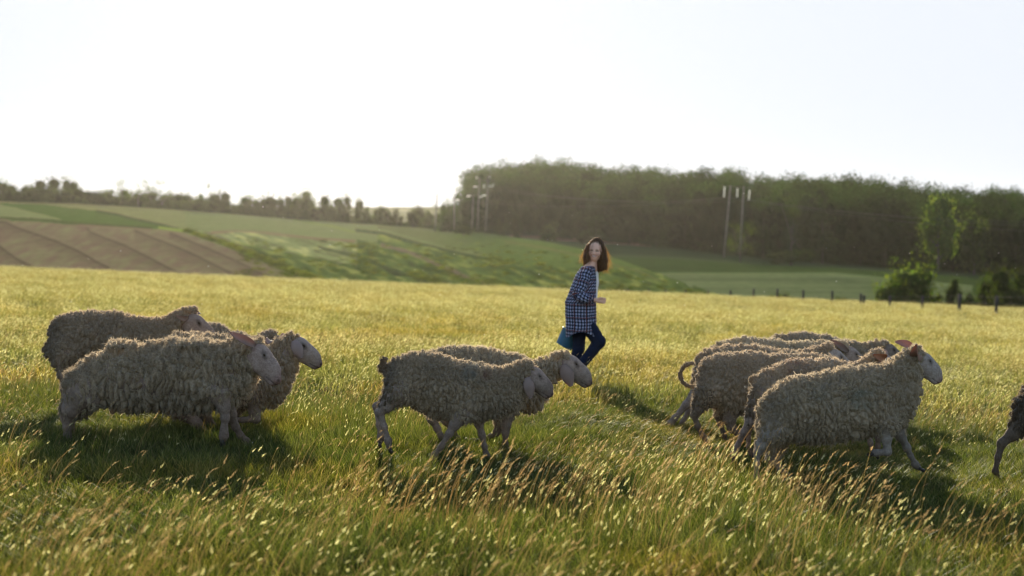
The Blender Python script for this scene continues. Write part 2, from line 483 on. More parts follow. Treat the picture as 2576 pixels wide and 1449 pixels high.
def crown_arrays(seed, n, size, kind='round', fuzz=.08):
    """crown in a box x,y -1..1, z 0..2; returns V,F,C plus lobe centres"""
    g = np.random.default_rng(seed)
    if kind == 'round': nl = 13; lo = np.array([(r * math.cos(a), r * math.sin(a), .5 + 1.05 * q) for r, a, q in zip(g.uniform(.1, .58, nl), g.uniform(0, 6.28, nl), g.uniform(0, 1, nl))]); rr = g.uniform(.28, .5, nl)
    elif kind == 'tall': nl = 14; q = np.linspace(0, 1, nl); a = g.uniform(0, 6.28, nl); r = .42 * np.sin(np.clip(q * .75 + .2, 0, 1) * math.pi); lo = np.stack([r * np.cos(a), r * np.sin(a), .25 + 1.4 * q], 1); rr = g.uniform(.32, .46, nl)
    elif kind == 'airy': nl = 18; lo = np.stack([g.uniform(-.75, .75, nl), g.uniform(-.6, .6, nl), g.uniform(.35, 1.8, nl)], 1); rr = g.uniform(.12, .26, nl)
    else: nl = 20; lo = np.stack([g.normal(0, .33, nl), g.normal(0, .28, nl), g.uniform(.2, 1.25, nl)], 1); rr = g.uniform(.2, .42, nl); lo[:, 2] *= 1.3 - np.abs(lo[:, 0]) * .9
    k = g.integers(0, nl, n)
    d = g.normal(size=(n, 3)); d /= np.linalg.norm(d, axis=1)[:, None]
    rad = rr[k] * g.uniform(.45, 1.08, n) ** .6
    c = lo[k] + d * rad[:, None] * (1, 1, 1.05)
    c += (fuzz - .01 + fuzz * (g.random(n)[:, None] < .3)) * g.normal(size=(n, 3))
    nrm = d + .7 * g.normal(size=(n, 3)); nrm /= np.linalg.norm(nrm, axis=1)[:, None]
    u = np.cross(nrm, g.normal(size=(n, 3))); u /= np.linalg.norm(u, axis=1)[:, None]; w = np.cross(nrm, u)
    s = size * g.uniform(.55, 1.3, n)[:, None]
    lo2 = np.percentile(c, 1.5, 0); hi2 = np.percentile(c, 98.5, 0); hw = max(hi2[0], -lo2[0], .1)
    def nz(p): return (p - np.array((0, 0, lo2[2]))) * np.array((1 / hw, 1 / hw, 2 / (hi2[2] - lo2[2])))
    c = nz(c); lo = nz(lo); rr = rr / hw * .95
    V = np.stack([c - u * s, c - w * s * .6 + nrm * s * .15, c + u * s, c + w * s * .6 + nrm * s * .15], 1).reshape(-1, 3)
    Fc = np.arange(4 * n).reshape(n, 4)
    sh = g.uniform(.7, 1.3, nl)[k] * g.uniform(.75, 1.25, n)
    colr = np.stack([.040 * sh * g.uniform(.85, 1.3, n), .060 * sh, .016 * sh], 1)
    return V, Fc, np.repeat(colr, 4, 0), lo, rr

def crown_mesh(name, seed, n, size, kind, core=True):
    V, Fc, Cc, lo, rr = crown_arrays(seed, n, size, kind)
    Vs = [V]; Cs = [Cc]; Fs = Fc.tolist(); b = len(V)
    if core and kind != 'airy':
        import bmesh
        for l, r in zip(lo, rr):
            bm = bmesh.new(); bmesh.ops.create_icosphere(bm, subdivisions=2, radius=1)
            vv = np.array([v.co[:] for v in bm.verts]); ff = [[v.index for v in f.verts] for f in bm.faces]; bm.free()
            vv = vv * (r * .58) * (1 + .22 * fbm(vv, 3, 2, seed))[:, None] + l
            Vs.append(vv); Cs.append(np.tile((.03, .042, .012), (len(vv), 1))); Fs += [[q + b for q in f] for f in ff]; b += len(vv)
    return new_mesh(name, np.concatenate(Vs), Fs, [M_leaf], False, np.concatenate(Cs)), lo

def trunk_mesh(name, seed, lo):
    g = np.random.default_rng(seed); mb = MB()
    top = np.array((g.uniform(-.1, .1), 0, 1.3))
    mb.tube([(0, 0, -.35), (0, 0, 0), (top[0] * .5, 0, .7), top], [.085, .07, .055, .015], 7)
    for l in lo[:9]:
        s = np.array((top[0] * .4, 0, g.uniform(.15, .8)))
        mb.tube([s, (s + l) / 2 + (0, 0, .05), l], [.035, .022, .008], 5)
    return mb.mesh(name, [M_bark])

CROWNS = {}
for kind, cnt, n, size in (('round', 4, 2600, .055), ('tall', 2, 2200, .06), ('airy', 3, 650, .05), ('bush', 3, 2200, .06)):
    CROWNS[kind] = []
    for i in range(cnt):
        me, lo = crown_mesh('crown', 50 + i * 3 + len(kind), n, size, kind)
        CROWNS[kind].append((me, trunk_mesh('trunk', i, lo)))
ORD = ['leftmost', 'second', 'third', 'fourth', 'fifth', 'sixth', 'seventh', 'eighth', 'ninth', 'tenth', 'eleventh', 'twelfth']
def tree(name, kind, var, px, ytop, ybase, halfw, d, label, cat='tree', group=None, skirt=None, pale=False):
    """halfw in picture units; stands at depth d with its foot at ybase"""
    foot = at_y(px, ybase, d); H = (ybase - ytop) * d / F; Wd = halfw * d / F
    t = empty(name, foot)
    cm, tm = CROWNS[kind][var % len(CROWNS[kind])]
    skirt = skirt if skirt is not None else (-.04 if kind == 'bush' else (.04 if kind == 'round' else .15))
    if pale:  # lighter leaf copy: pale foliage, with sunlight on the crowns put into the colour
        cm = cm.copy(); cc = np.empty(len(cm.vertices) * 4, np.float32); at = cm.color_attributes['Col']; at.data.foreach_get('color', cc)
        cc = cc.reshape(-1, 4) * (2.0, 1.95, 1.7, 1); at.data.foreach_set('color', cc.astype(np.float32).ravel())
    c = link('crown', cm, t); c.scale = (Wd, Wd * .9, H * (1 - skirt) / 2.0); c.location = (0, 0, H * skirt)
    c.rotation_euler = (0, 0, (var * 2.3 + px * .01) % 6.28)
    k = link('trunk', tm, t); k.scale = (max(Wd * .8, H * .25), max(Wd * .8, H * .25), H * .45); k.rotation_euler = c.rotation_euler
    setp(t, label, cat, group)
    return t

hedge = []   # px, ytop, halfwidth, kind
for x, y, w, k in [(40, 108, 48, 'tall'), (120, 158, 75, 'round'), (130, 208, 70, 'bush'), (205, 162, 60, 'round'), (255, 178, 60, 'bush'), (340, 100, 72, 'tall'), (400, 170, 60, 'round'),
                   (465, 188, 80, 'bush'), (535, 96, 60, 'tall'), (620, 195, 85, 'round'), (690, 205, 60, 'bush'), (745, 200, 80, 'round'), (815, 198, 70, 'bush'), (880, 90, 34, 'airy'),
                   (955, 190, 95, 'round'), (1000, 128, 80, 'airy'), (1095, 118, 85, 'airy'), (1060, 200, 90, 'round'), (1180, 190, 60, 'airy'), (1245, 222, 85, 'round'), (1380, 212, 85, 'round'),
                   (1450, 232, 60, 'bush'), (1500, 228, 42, 'tall'), (1560, 145, 62, 'airy'), (1590, 212, 70, 'round'), (1580, 275, 85, 'bush'), (1715, 300, 60, 'bush'), (1815, 238, 85, 'round'),
                   (1960, 228, 90, 'round'), (2090, 240, 65, 'round'), (2195, 186, 80, 'tall'), (2205, 240, 85, 'round'), (2315, 318, 55, 'bush'), (2390, 225, 62, 'tall'), (2490, 236, 65, 'round')]:
    X, Y = Z5([(x, y)])[0]; hedge.append((X, Y + (3 if k == 'tall' else 0), w * .3472 * (1.25 if k == 'tall' else 1.1), 'round' if k == 'tall' else k))
for x, y, w, k in [(15, 368, 50, 'round'), (90, 448, 58, 'bush'), (175, 442, 55, 'round'), (262, 438, 58, 'round'), (335, 460, 60, 'bush'), (460, 478, 60, 'bush'), (530, 432, 75, 'round'),
                   (590, 475, 60, 'bush'), (642, 395, 38, 'airy'), (705, 478, 48, 'bush'), (760, 455, 45, 'round')]:
    X, Y = Z6([(x, y)])[0]; hedge.append((X, Y, w * .3125, k))
KD = {'round': 'rounded dark', 'tall': 'tall narrow', 'airy': 'thin see-through', 'bush': 'low wide'}
def spot(px):
    if px < 150: return 'above the pale green field at the left edge of the photo'
    if px < 300: return 'above the first dark furrows of the ploughed slope'
    if px < 420: return 'above the middle of the ploughed slope'
    if px < 560: return 'above the right end of the ploughed slope'
    if px < 760: return 'above the wide pale green hill field'
    if px < 930: return 'above the narrow hill strips, right of the sky gap'
    return 'between the hedgerow end and the single thin pole'
cnt = {}
tot = {}
for X, Y, w, k in hedge: tot[(k, spot(X))] = tot.get((k, spot(X)), 0) + 1
for i, (X, Y, w, k) in enumerate(sorted(hedge)):
    key = (k, spot(X)); n = cnt.get(key, 0); cnt[key] = n + 1
    T = tot[key]
    pos = '' if T == 1 else (['left', 'right'][n] if T == 2 else ['leftmost', 'middle', 'rightmost'][n] if T == 3 else ['leftmost', 'second', 'third', 'fourth', 'fifth', 'sixth'][n])
    lab = (f'{pos} ' if pos else '') + f"{KD[k]} {'bush' if k == 'bush' else 'tree'} {spot(X)}"
    d = float(interp(X, RDEP)) + (8 if k == 'airy' else 3 if k == 'bush' else 14) + (i % 3) * 3
    yb = float(interp(X, RIDGE)) + 3
    tree('hedge_bush' if k == 'bush' else 'ridge_tree', k, i, X, Y - 2, yb, w * 1.2, d, ' '.join(lab.split()[:16]), 'bush' if k == 'bush' else 'tree', 'trees and bushes along the ridge skyline', skirt={'bush': -.15, 'round': -.16, 'tall': -.05, 'airy': .2}[k])

# single trees in front of the wood
d_ = [('forest_edge_tree', 'tall', 0, 2360, 500, 672, 50, 290, 'pale sunlit tree standing tall in front of the dark wood, right side', 'tree'),
      ('forest_edge_tree', 'airy', 1, 1990, 497, 650, 26, 318, 'faint slender tree at the wood edge, right of the tall twin pole', 'tree'),
      ('forest_edge_tree', 'airy', 0, 1862, 560, 648, 34, 285, 'thin pale sapling clump just behind the twin wooden pole', 'tree'),
      ('forest_edge_tree', 'round', 2, 2450, 540, 690, 50, 316, 'dull green tree to the right of the tall pale tree', 'tree'),
      ('field_bush', 'bush', 1, 1990, 630, 662, 54, 285, 'flat dark bush lying along the upper edge of the pale valley field', 'bush'),
      ('field_tree', 'round', 0, 2262, 664, 800, 88, 150, 'large rounded green tree beyond the fence in the pale valley field', 'tree'),
      ('field_bush', 'bush', 2, 1965, 737, 790, 38, 150, 'small yellow-green bush behind the fence, in line with the dark post', 'bush'),
      ('field_bush', 'bush', 1, 2110, 748, 790, 30, 150, 'small dull bush behind the fence, left of the large rounded tree', 'bush'),
      ('field_bush', 'tall', 1, 2400, 706, 792, 24, 150, 'upright green bush between the large rounded tree and the dark right bushes', 'bush'),
      ('field_bush', 'bush', 0, 2440, 738, 795, 32, 146, 'low leafy bush behind the two rightmost fence posts', 'bush'),
      ('field_tree', 'round', 1, 2545, 678, 805, 58, 155, 'dark tree cut by the right edge of the photo, behind the fence', 'tree'),
      ('field_tree', 'round', 3, 2478, 694, 800, 34, 160, 'dark small tree just left of the one cut by the right edge', 'tree'),
      ('field_bush', 'bush', 2, 2345, 735, 790, 34, 152, 'low dark bush joined to the right side of the large rounded tree', 'bush'),
      ('field_tree', 'round', 0, 2700, 660, 815, 80, 160, 'dark tree beyond the right edge of the photo behind the fence', 'tree'),
      ('forest_edge_bush', 'bush', 1, 1166, 568, 590, 26, 300, 'low bush at the foot of the four wooden poles', 'bush'),
      ('forest_edge_bush', 'bush', 0, 1257, 552, 598, 14, 318, 'small pointed bush right of the poles at the wood edge', 'bush'),
      ('forest_edge_bush', 'bush', 2, 1297, 549, 602, 12, 318, 'narrow pointed bush at the wood edge above the brown track start', 'bush'),
      ('forest_edge_bush', 'round', 2, 1378, 560, 610, 26, 318, 'broad pale bush at the wood edge above the brown track', 'bush'),
      ('forest_edge_bush', 'bush', 1, 1480, 590, 615, 30, 318, 'low dark bush at the wood edge above the girl', 'bush')]
for nm, k, v, px, yt, yb, hw, d, lab, cat in d_:
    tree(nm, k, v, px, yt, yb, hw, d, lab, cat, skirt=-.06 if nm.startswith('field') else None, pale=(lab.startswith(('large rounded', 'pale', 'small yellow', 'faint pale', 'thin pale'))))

# ------------------------------------------------------------------ scatter with geometry nodes (stuff only)
def scatter(name, P, scl, rot, idx, sources, label, cat):
    me = bpy.data.meshes.new(name); me.vertices.add(len(P)); me.vertices.foreach_set('co', np.asarray(P, np.float32).ravel())
    for nm, ty, arr in (('scl', 'FLOAT_VECTOR', scl), ('rot', 'FLOAT_VECTOR', rot), ('idx', 'INT', idx)):
        a = me.attributes.new(nm, ty, 'POINT')
        if ty == 'INT': a.data.foreach_set('value', np.asarray(arr, np.int32))
        else: a.data.foreach_set('vector', np.asarray(arr, np.float32).ravel())
    cl = bpy.data.collections.new(name + '_sources')
    for i, sm in enumerate(sources):
        so = bpy.data.objects.new(f'{name}_source_{i:02d}', sm); cl.objects.link(so)
    ng = bpy.data.node_groups.new(name + '_nodes', 'GeometryNodeTree')
    ng.interface.new_socket('Geometry', in_out='INPUT', socket_type='NodeSocketGeometry')
    ng.interface.new_socket('Geometry', in_out='OUTPUT', socket_type='NodeSocketGeometry')
    N, L = ng.nodes, ng.links
    gi = N.new('NodeGroupInput'); go = N.new('NodeGroupOutput')
    ip = N.new('GeometryNodeInstanceOnPoints'); ci = N.new('GeometryNodeCollectionInfo')
    ci.inputs['Collection'].default_value = cl; ci.inputs['Separate Children'].default_value = True; ci.inputs['Reset Children'].default_value = True
    ip.inputs['Pick Instance'].default_value = True
    def na(n, ty):
        q = N.new('GeometryNodeInputNamedAttribute'); q.data_type = ty; q.inputs['Name'].default_value = n
        return [s for s in q.outputs if s.enabled and s.name == 'Attribute'][0]
    e = N.new('FunctionNodeEulerToRotation'); L.new(na('rot', 'FLOAT_VECTOR'), e.inputs[0])
    L.new(gi.outputs[0], ip.inputs['Points']); L.new(ci.outputs[0], ip.inputs['Instance'])
    L.new(na('idx', 'INT'), ip.inputs['Instance Index']); L.new(e.outputs[0], ip.inputs['Rotation']); L.new(na('scl', 'FLOAT_VECTOR'), ip.inputs['Scale'])
    L.new(ip.outputs[0], go.inputs[0])
    o = link(name, me); md = o.modifiers.new('scatter', 'NODES'); md.node_group = ng
    setp(o, label, cat, kind='stuff')
    return o

# the wood
FTOP = [(1080, 560), (1130, 520), (1140, 480), (1160, 445), (1200, 424), (1260, 414), (1330, 405), (1420, 407), (1480, 424), (1640, 426), (1700, 438), (1760, 428), (1850, 430), (1875, 446), (2000, 442), (2100, 456),
        (2130, 448), (2250, 463), (2400, 476), (2500, 480), (2576, 488), (3300, 530)]
M_wood = leaf_mat('wood_leaves', trans=.32, var=(.55, 1.35), trans_tint=(1.25, 1.4, .55), spec=0, tint=(.74, .92, .78))
def forest():
    srcs = []
    for i, kd in enumerate(['round'] * 5):
        V, Fc, Cc, lo, rr = crown_arrays(200 + i, 1500, .062, kd, .045)
        V2 = V[:, [1, 0, 2]] * (1.0, -1.0, .20) + (0, 0, .22); V1 = V * (1, 1, .20) + (0, 0, .60); V0 = V[:, [1, 0, 2]] * (-.9, .9, .18) + (0, 0, -.04)
        Vs = [V1, V2, V0]; Cs = [Cc, Cc, Cc]; Fs = Fc.tolist() + (Fc + len(V)).tolist() + (Fc + 2 * len(V)).tolist(); b = 3 * len(V)
        import bmesh
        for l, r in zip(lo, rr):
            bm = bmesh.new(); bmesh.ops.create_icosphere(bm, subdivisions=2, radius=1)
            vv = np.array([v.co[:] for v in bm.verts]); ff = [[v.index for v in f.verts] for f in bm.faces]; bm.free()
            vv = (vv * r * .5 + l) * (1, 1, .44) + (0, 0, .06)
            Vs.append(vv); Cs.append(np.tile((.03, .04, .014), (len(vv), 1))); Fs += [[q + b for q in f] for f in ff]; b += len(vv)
        mb = MB(); mb.tube([(0, 0, -.1), (0, 0, .2), (.03, 0, .7)], [.06, .05, .02], 6)
        tv = np.concatenate(mb.V); Vs.append(tv); Cs.append(np.tile((.08, .07, .06), (len(tv), 1))); Fs += [[q + b for q in f] for f in mb.F]
        srcs.append(new_mesh(f'forest_tree_{i}', np.concatenate(Vs), Fs, [M_leaf], False, np.concatenate(Cs)))
        srcs[-1].materials[0] = M_wood
    P = []; S = []; Rt = []
    g = np.random.default_rng(5)
    for row in range(11):
        d = 334 + row * 8.5
        x = 1128 + row * 2.0
        while x < 3350:
            step = g.uniform(3.4, 7.5) * F / d
            fb = float(interp(x, FBASE)); ft = float(interp(x, FTOP))
            if x < 1150 and row > 4: x += step; continue
            k = g.uniform(.5, .85) if row < 2 else (g.uniform(.72, .98) if row < 5 else g.uniform(.90, 1.04))
            H = (fb - ft) * k * d / F
            foot = at_y(x, fb, d); foot[2] -= row * .4
            w = g.uniform(3.2, 5.6) if x > 1185 else 2.8
            P.append(foot + (0, g.uniform(-2, 2), 0)); S.append((w, w, H + row * .4)); Rt.append((0, 0, g.uniform(0, 6.28)))
            x += step
    n = len(P)
    scatter('forest', P, S, Rt, g.integers(0, 5, n), srcs, 'dense dark broadleaf wood behind the valley fields, seen against the light', 'forest')
forest()

def undergrowth():
    g = np.random.default_rng(61); P = []; S = []; Rt = []
    for x in np.arange(-650, 1150, 3.2):
        if g.random() < .12 and not x < 700: continue
        d = float(interp(x, RDEP)) + g.uniform(1, 20); yb = float(interp(x, RIDGE)) + 2
        hpx = (g.uniform(14, 30) if x < 560 else g.uniform(8, 24)) * (1 if x < 950 else .7)
        H = hpx * d / F / 2; w = g.uniform(.8, 1.6) * 1.3
        P.append(at_y(x, yb, d) - (0, 0, .3)); S.append((w, w, H)); Rt.append((0, 0, g.uniform(0, 6.28)))
    srcs = [CROWNS['bush'][i][0] for i in range(3)]
    scatter('hedge_undergrowth', P, S, Rt, g.integers(0, 3, len(P)), srcs, 'continuous tangle of low growth filling the hedgerow along the ridge', 'undergrowth')
undergrowth()

def scrub():
    """weeds and small bushes on the rough part of the hill"""
    g = np.random.default_rng(15); P = []; S = []; Rt = []
    dg = bpy.data.objects['hillside'].data
    V = np.empty(len(dg.vertices) * 3, np.float32); dg.vertices.foreach_get('co', V); V = V.reshape(-1, 3)
    px = V[:, 0] / V[:, 1] * F + 1288
    py = 520 - (V[:, 2] - CAM_Z) / V[:, 1] * F
    hb = interp(px, Z5([(1340, 510), (2310, 862)]))
    cand = np.nonzero((px > 600) & (px < 1850) & (py < crest_y(px) + 8) & (py > interp(px, [(600, 590), (900, 610), (1000, 600), (1200, 605), (1500, 650), (1800, 745)]) + 4))[0]
    den = fbm(np.stack([px * .012, (py - px * .3) * .05, px * 0], 1), 1, 3, 77)
    pk = cand[g.random(len(cand)) < np.clip(.015 + .14 * np.clip(den[cand] * 2.2, 0, 1), 0, 1)]
    for i in list(pk) * 2:
        s = g.uniform(.18, .5) * (2.2 if g.random() < .05 else 1)
        P.append(V[i] + (g.uniform(-.3, .3), g.uniform(-.3, .3), -.05)); S.append((s * 1.3, s, s * g.uniform(.22, .45))); Rt.append((0, 0, g.uniform(0, 6.28)))
    # along the bright verge of the ploughed field
    for t in np.linspace(0, 1, 260):
        x = 465 + t * 340 + g.uniform(-2, 2); y = float(interp(x, Z5([(1340, 490), (1600, 575), (1900, 695), (2150, 805), (2310, 862)]))) + g.uniform(-3, 3)
        j = np.argmin((px - x) ** 2 + (py - y) ** 2); s = g.uniform(.4, .9)
        P.append(V[j]); S.append((s, s, s * .5)); Rt.append((0, 0, g.uniform(0, 6)))
    srcs = []
    for i in range(5):
        VV, Fc, Cc, lo, rr = crown_arrays(400 + i, 160, .13, 'bush')
        srcs.append(new_mesh(f'scrub_{i}', VV, Fc, [M_leaf], False, Cc * [(1.5, 1.3, 1.0), (2.5, 2.0, 1.5), (2.1, 1.9, 1.2), (3.1, 2.2, 1.8), (1.0, .9, .8)][i]))
    scatter('hillside_scrub', P, S, Rt, g.integers(0, 5, len(P)), srcs, 'patchy green weeds and scrub on the rough slope behind the girl', 'scrub')
scrub()

# ------------------------------------------------------------------ poles
M_pole = solid_mat('pole_wood', (.21, .185, .165), rough=.9, noise=[(2, (.7, .7, .7), .4, .6)])
M_ins = solid_mat('insulator_glass', (.85, .85, .8), rough=.15, trans=.5)
M_iron = solid_mat('iron', (.12, .11, .10), rough=.6, metal=.6)
def insulator(p, q, parent, base):
    mb = MB(); p = np.array(p) - base; q = np.array(q) - base
    n = 6; pts = []; rad = []
    for i in range(n * 2 + 1):
        pts.append(p + (q - p) * i / (n * 2)); rad.append(.18 if i % 2 else .08)
    mb.tube(pts, rad, 8)
    link('insulator', mb.mesh('insulator', [M_ins]), parent)
def pole_group(name, posts, d, arms, ins, label):
    """posts: (px,ytop,pxb,ybase), arms (x0,y0,x1,y1), ins (x0,y0,x1,y1)"""
    base = at_y(posts[0][2], posts[0][3], d); e = empty(name, base)
    for xt, yt, xb, yb in posts:
        a = at_y(xb, yb, d) - base - (0, 0, .5); b = at_y(xt, yt, d) - base
        mb = MB(); mb.tube([a, (a + b) / 2, b], [.18, .16, .13], 10); link('post', mb.mesh('post', [M_pole]), e)
    for x0, y0, x1, y1 in arms:
        a = at_y(x0, y0, d - .3) - base; b = at_y(x1, y1, d - .3) - base
        mb = MB(); mb.tube([a, b], .07, 6); link('crossarm', mb.mesh('crossarm', [M_iron]), e)
    for x0, y0, x1, y1 in ins: insulator(at_y(x0, y0, d - .3), at_y(x1, y1, d - .3), e, base)
    setp(e, label, 'power pole', 'power poles in front of the wood')
    return e
z6 = lambda x, y: Z6([(x, y)])[0]
z7 = lambda x, y: Z7([(x, y)])[0]
def seg6(*s): return [(*z6(a, b), *z6(c, d)) for a, b, c, d in s]
def seg7(*s): return [(*z7(a, b), *z7(c, d)) for a, b, c, d in s]
pole_group('portal_pole', seg6((998, 195, 982, 592), (1066, 190, 1048, 605)), 300, seg6((960, 225, 1120, 220)), seg6((948, 272, 982, 272), (1034, 252, 1034, 285), (1072, 265, 1098, 273), (1107, 248, 1107, 275), (972, 192, 978, 208), (1078, 186, 1084, 202)),
           'twin wooden pole with bright insulators at the left end of the wood')
pole_group('power_pole', seg6((947, 340, 937, 590)), 304, seg6((895, 338, 1000, 338)), seg6((895, 350, 928, 347), (996, 356, 1022, 350), (1020, 345, 1048, 340)), 'shorter wooden pole just left of the twin pole with insulators')
pole_group('power_pole', seg6((795, 345, 793, 598)), 306, seg6((780, 372, 860, 384)), seg6((812, 376, 835, 381)), 'plain grey pole at the very left edge of the wood')
pole_group('power_pole', seg6((657, 315, 640, 612)), 330, [], seg6((655, 318, 656, 328)), 'single thin pole standing against the sky left of the wood')
pole_group('portal_pole', seg7((407, 240, 357, 752), (505, 245, 478, 700)), 282, seg7((345, 242, 560, 262)), seg7((363, 250, 358, 328), (458, 262, 455, 328), (548, 275, 541, 350)),
           'tall twin wooden pole with three hanging insulators before the wood')
def wires():
    e = empty('power_lines', at_y(1230, 505, 300)); b = np.array(e.location)
    for (x0, y0), (x1, y1) in [(z6(840, 382), z7(363, 328)), (z6(1034, 285), z7(458, 328)), (z6(1107, 275), z7(541, 350)), (z6(895, 350), z6(655, 328)),
                               (z7(363, 328), (2900, 560)), (z7(458, 328), (2900, 572)), (z7(541, 350), (2900, 590))]:
        p = at_y(x0, y0, 299); q = at_y(x1, y1, 281 if x1 > 1700 else 329)
        if x0 > 1700: p = at_y(x0, y0, 281); q = at_y(x1, y1, 250)
        pts = [p + (q - p) * t - np.array((0, 0, 1.6 * 4 * t * (1 - t))) - b for t in np.linspace(0, 1, 14)]
        mb = MB(); mb.tube(pts, .018, 4); link('wire', mb.mesh('wire', [M_iron]), e)
    setp(e, 'thin power lines strung between the pole groups before the wood', 'power line')
wires()

# ------------------------------------------------------------------ fence
M_postw = solid_mat('weathered_wood', (.075, .065, .058), rough=1, noise=[(9, (.6, .6, .6), .4, .6)], bump=(25, .5, .02))
posts = [(1520, 728, 752), (1578, 727, 752), (1631, 728, 752), (1674, 729, 754), (1724, 730, 756), (1781, 731, 757), (1837, 730, 757), (1895, 726, 760), (1955, 726, 763), (2020, 729, 768),
         (2093, 731, 770), (2165, 738, 775), (2173, 742, 772), (2238, 744, 780), (2320, 744, 786), (2412, 740, 791), (2505, 744, 796), (2610, 742, 806), (2730, 745, 815)]
SAY = ['barely visible stub right behind the girl', 'faint post, second to the right of the girl', 'faint post, third to the right of the girl', 'faint post, fourth to the right of the girl', 'faint post, fifth to the right of the girl',
       'grey post just left of the twin power pole', 'grey post below the twin power pole', 'grey post just right of the twin power pole', 'grey post before the small yellow-green bush', 'darkest upright post, beside the yellow-green bush',
       'second grey post left of the large tree', 'dark leaning post at the left of the tree', 'short stub beside the dark leaning post', 'grey post before the middle of the large tree', 'grey post at the right side of the large tree',
       'thick leaning post, next to last before the right edge', 'dark leaning post nearest the right edge of the photo', 'post just outside the right edge of the photo', 'post far outside the right edge of the photo']
fpos = []
for i, (px, yt, yb) in enumerate(posts):
    d = float(np.interp(px, [1520, 1900, 2505, 2730], [131, 122, 84, 72]))
    a = at_y(px, yb, d); gz = ground_z(a[0], d)
    top = at_y(px + (3 if px > 2380 else 1), yt, d)
    r = .095 if i != 15 else .12
    mb = MB(); mb.tube([(0, 0, -.3), ((top[0] - a[0]) * .5, 0, (top[2] - gz) * .5), (top[0] - a[0], 0, top[2] - gz - .03), (top[0] - a[0], 0, top[2] - gz)], [r * 1.1, r * .95, r, r * .6], 9,
                       c=(1, 1, 1))
    o = link('fence_post', mb.mesh('fence_post', [M_postw]), loc=(a[0], d, gz))
    setp(o, 'wooden fence post beyond the meadow, ' + SAY[i], 'fence post', 'fence posts at the far edge of the meadow')
    fpos.append(((a[0], d, gz), top[2] - gz))
def fence_wire():
    mb = MB()
    for h in (.92, .6):
        pts = [np.array(p) + (0, -.06, t * h) for p, t in fpos if t > .3]
        mb.tube(pts, .0018, 4)
    o = link('fence_wire', mb.mesh('fence_wire', [M_iron]))
    setp(o, 'two thin wires running along the fence posts', 'fence wire')
fence_wire()
# ------------------------------------------------------------------ implicit surfaces
def prim_seg(a, b, ra, rb, sy=1.0, k=.02):
    return ('seg', np.array(a, float), np.array(b, float), ra, rb, sy, k)
def prim_ell(c, r, M=None, k=.02):
    return ('ell', np.array(c, float), np.array(r, float), M, k)
def prim_cut(c, r, M=None, k=.01):
    return ('cut', np.array(c, float), np.array(r, float), M, k)

def field(P, prims):
    d = np.full(len(P), 9.0)
    for q in prims:
        if q[0] == 'seg':
            _, a, b, ra, rb, sy, k = q
            s = np.array((1, 1 / sy, 1)); A = a * s; B = b * s; X = P * s
            ab = B - A; L = ab.dot(ab) + 1e-12
            t = np.clip((X - A).dot(ab) / L, 0, 1)
            e = X - A - t[:, None] * ab
            dd = np.sqrt((e ** 2).sum(1)) - (ra + (rb - ra) * t)
            if sy < 1: dd = dd * (sy * .5 + .5)
        else:
            _, c, r, M, k = q
            X = P - c
            if M is not None: X = X @ M          # columns of M are the local axes
            k0 = np.sqrt(((X / r) ** 2).sum(1)); k1 = np.sqrt(((X / r ** 2) ** 2).sum(1)) + 1e-9
            dd = k0 * (k0 - 1) / k1
        if q[0] == 'cut':
            h = np.clip(.5 - .5 * (dd + d) / k, 0, 1)
            d = d * (1 - h) - dd * h + k * h * (1 - h)
        else:
            h = np.clip(.5 + .5 * (dd - d) / k, 0, 1)
            d = dd * (1 - h) + d * h - k * h * (1 - h)
    return d

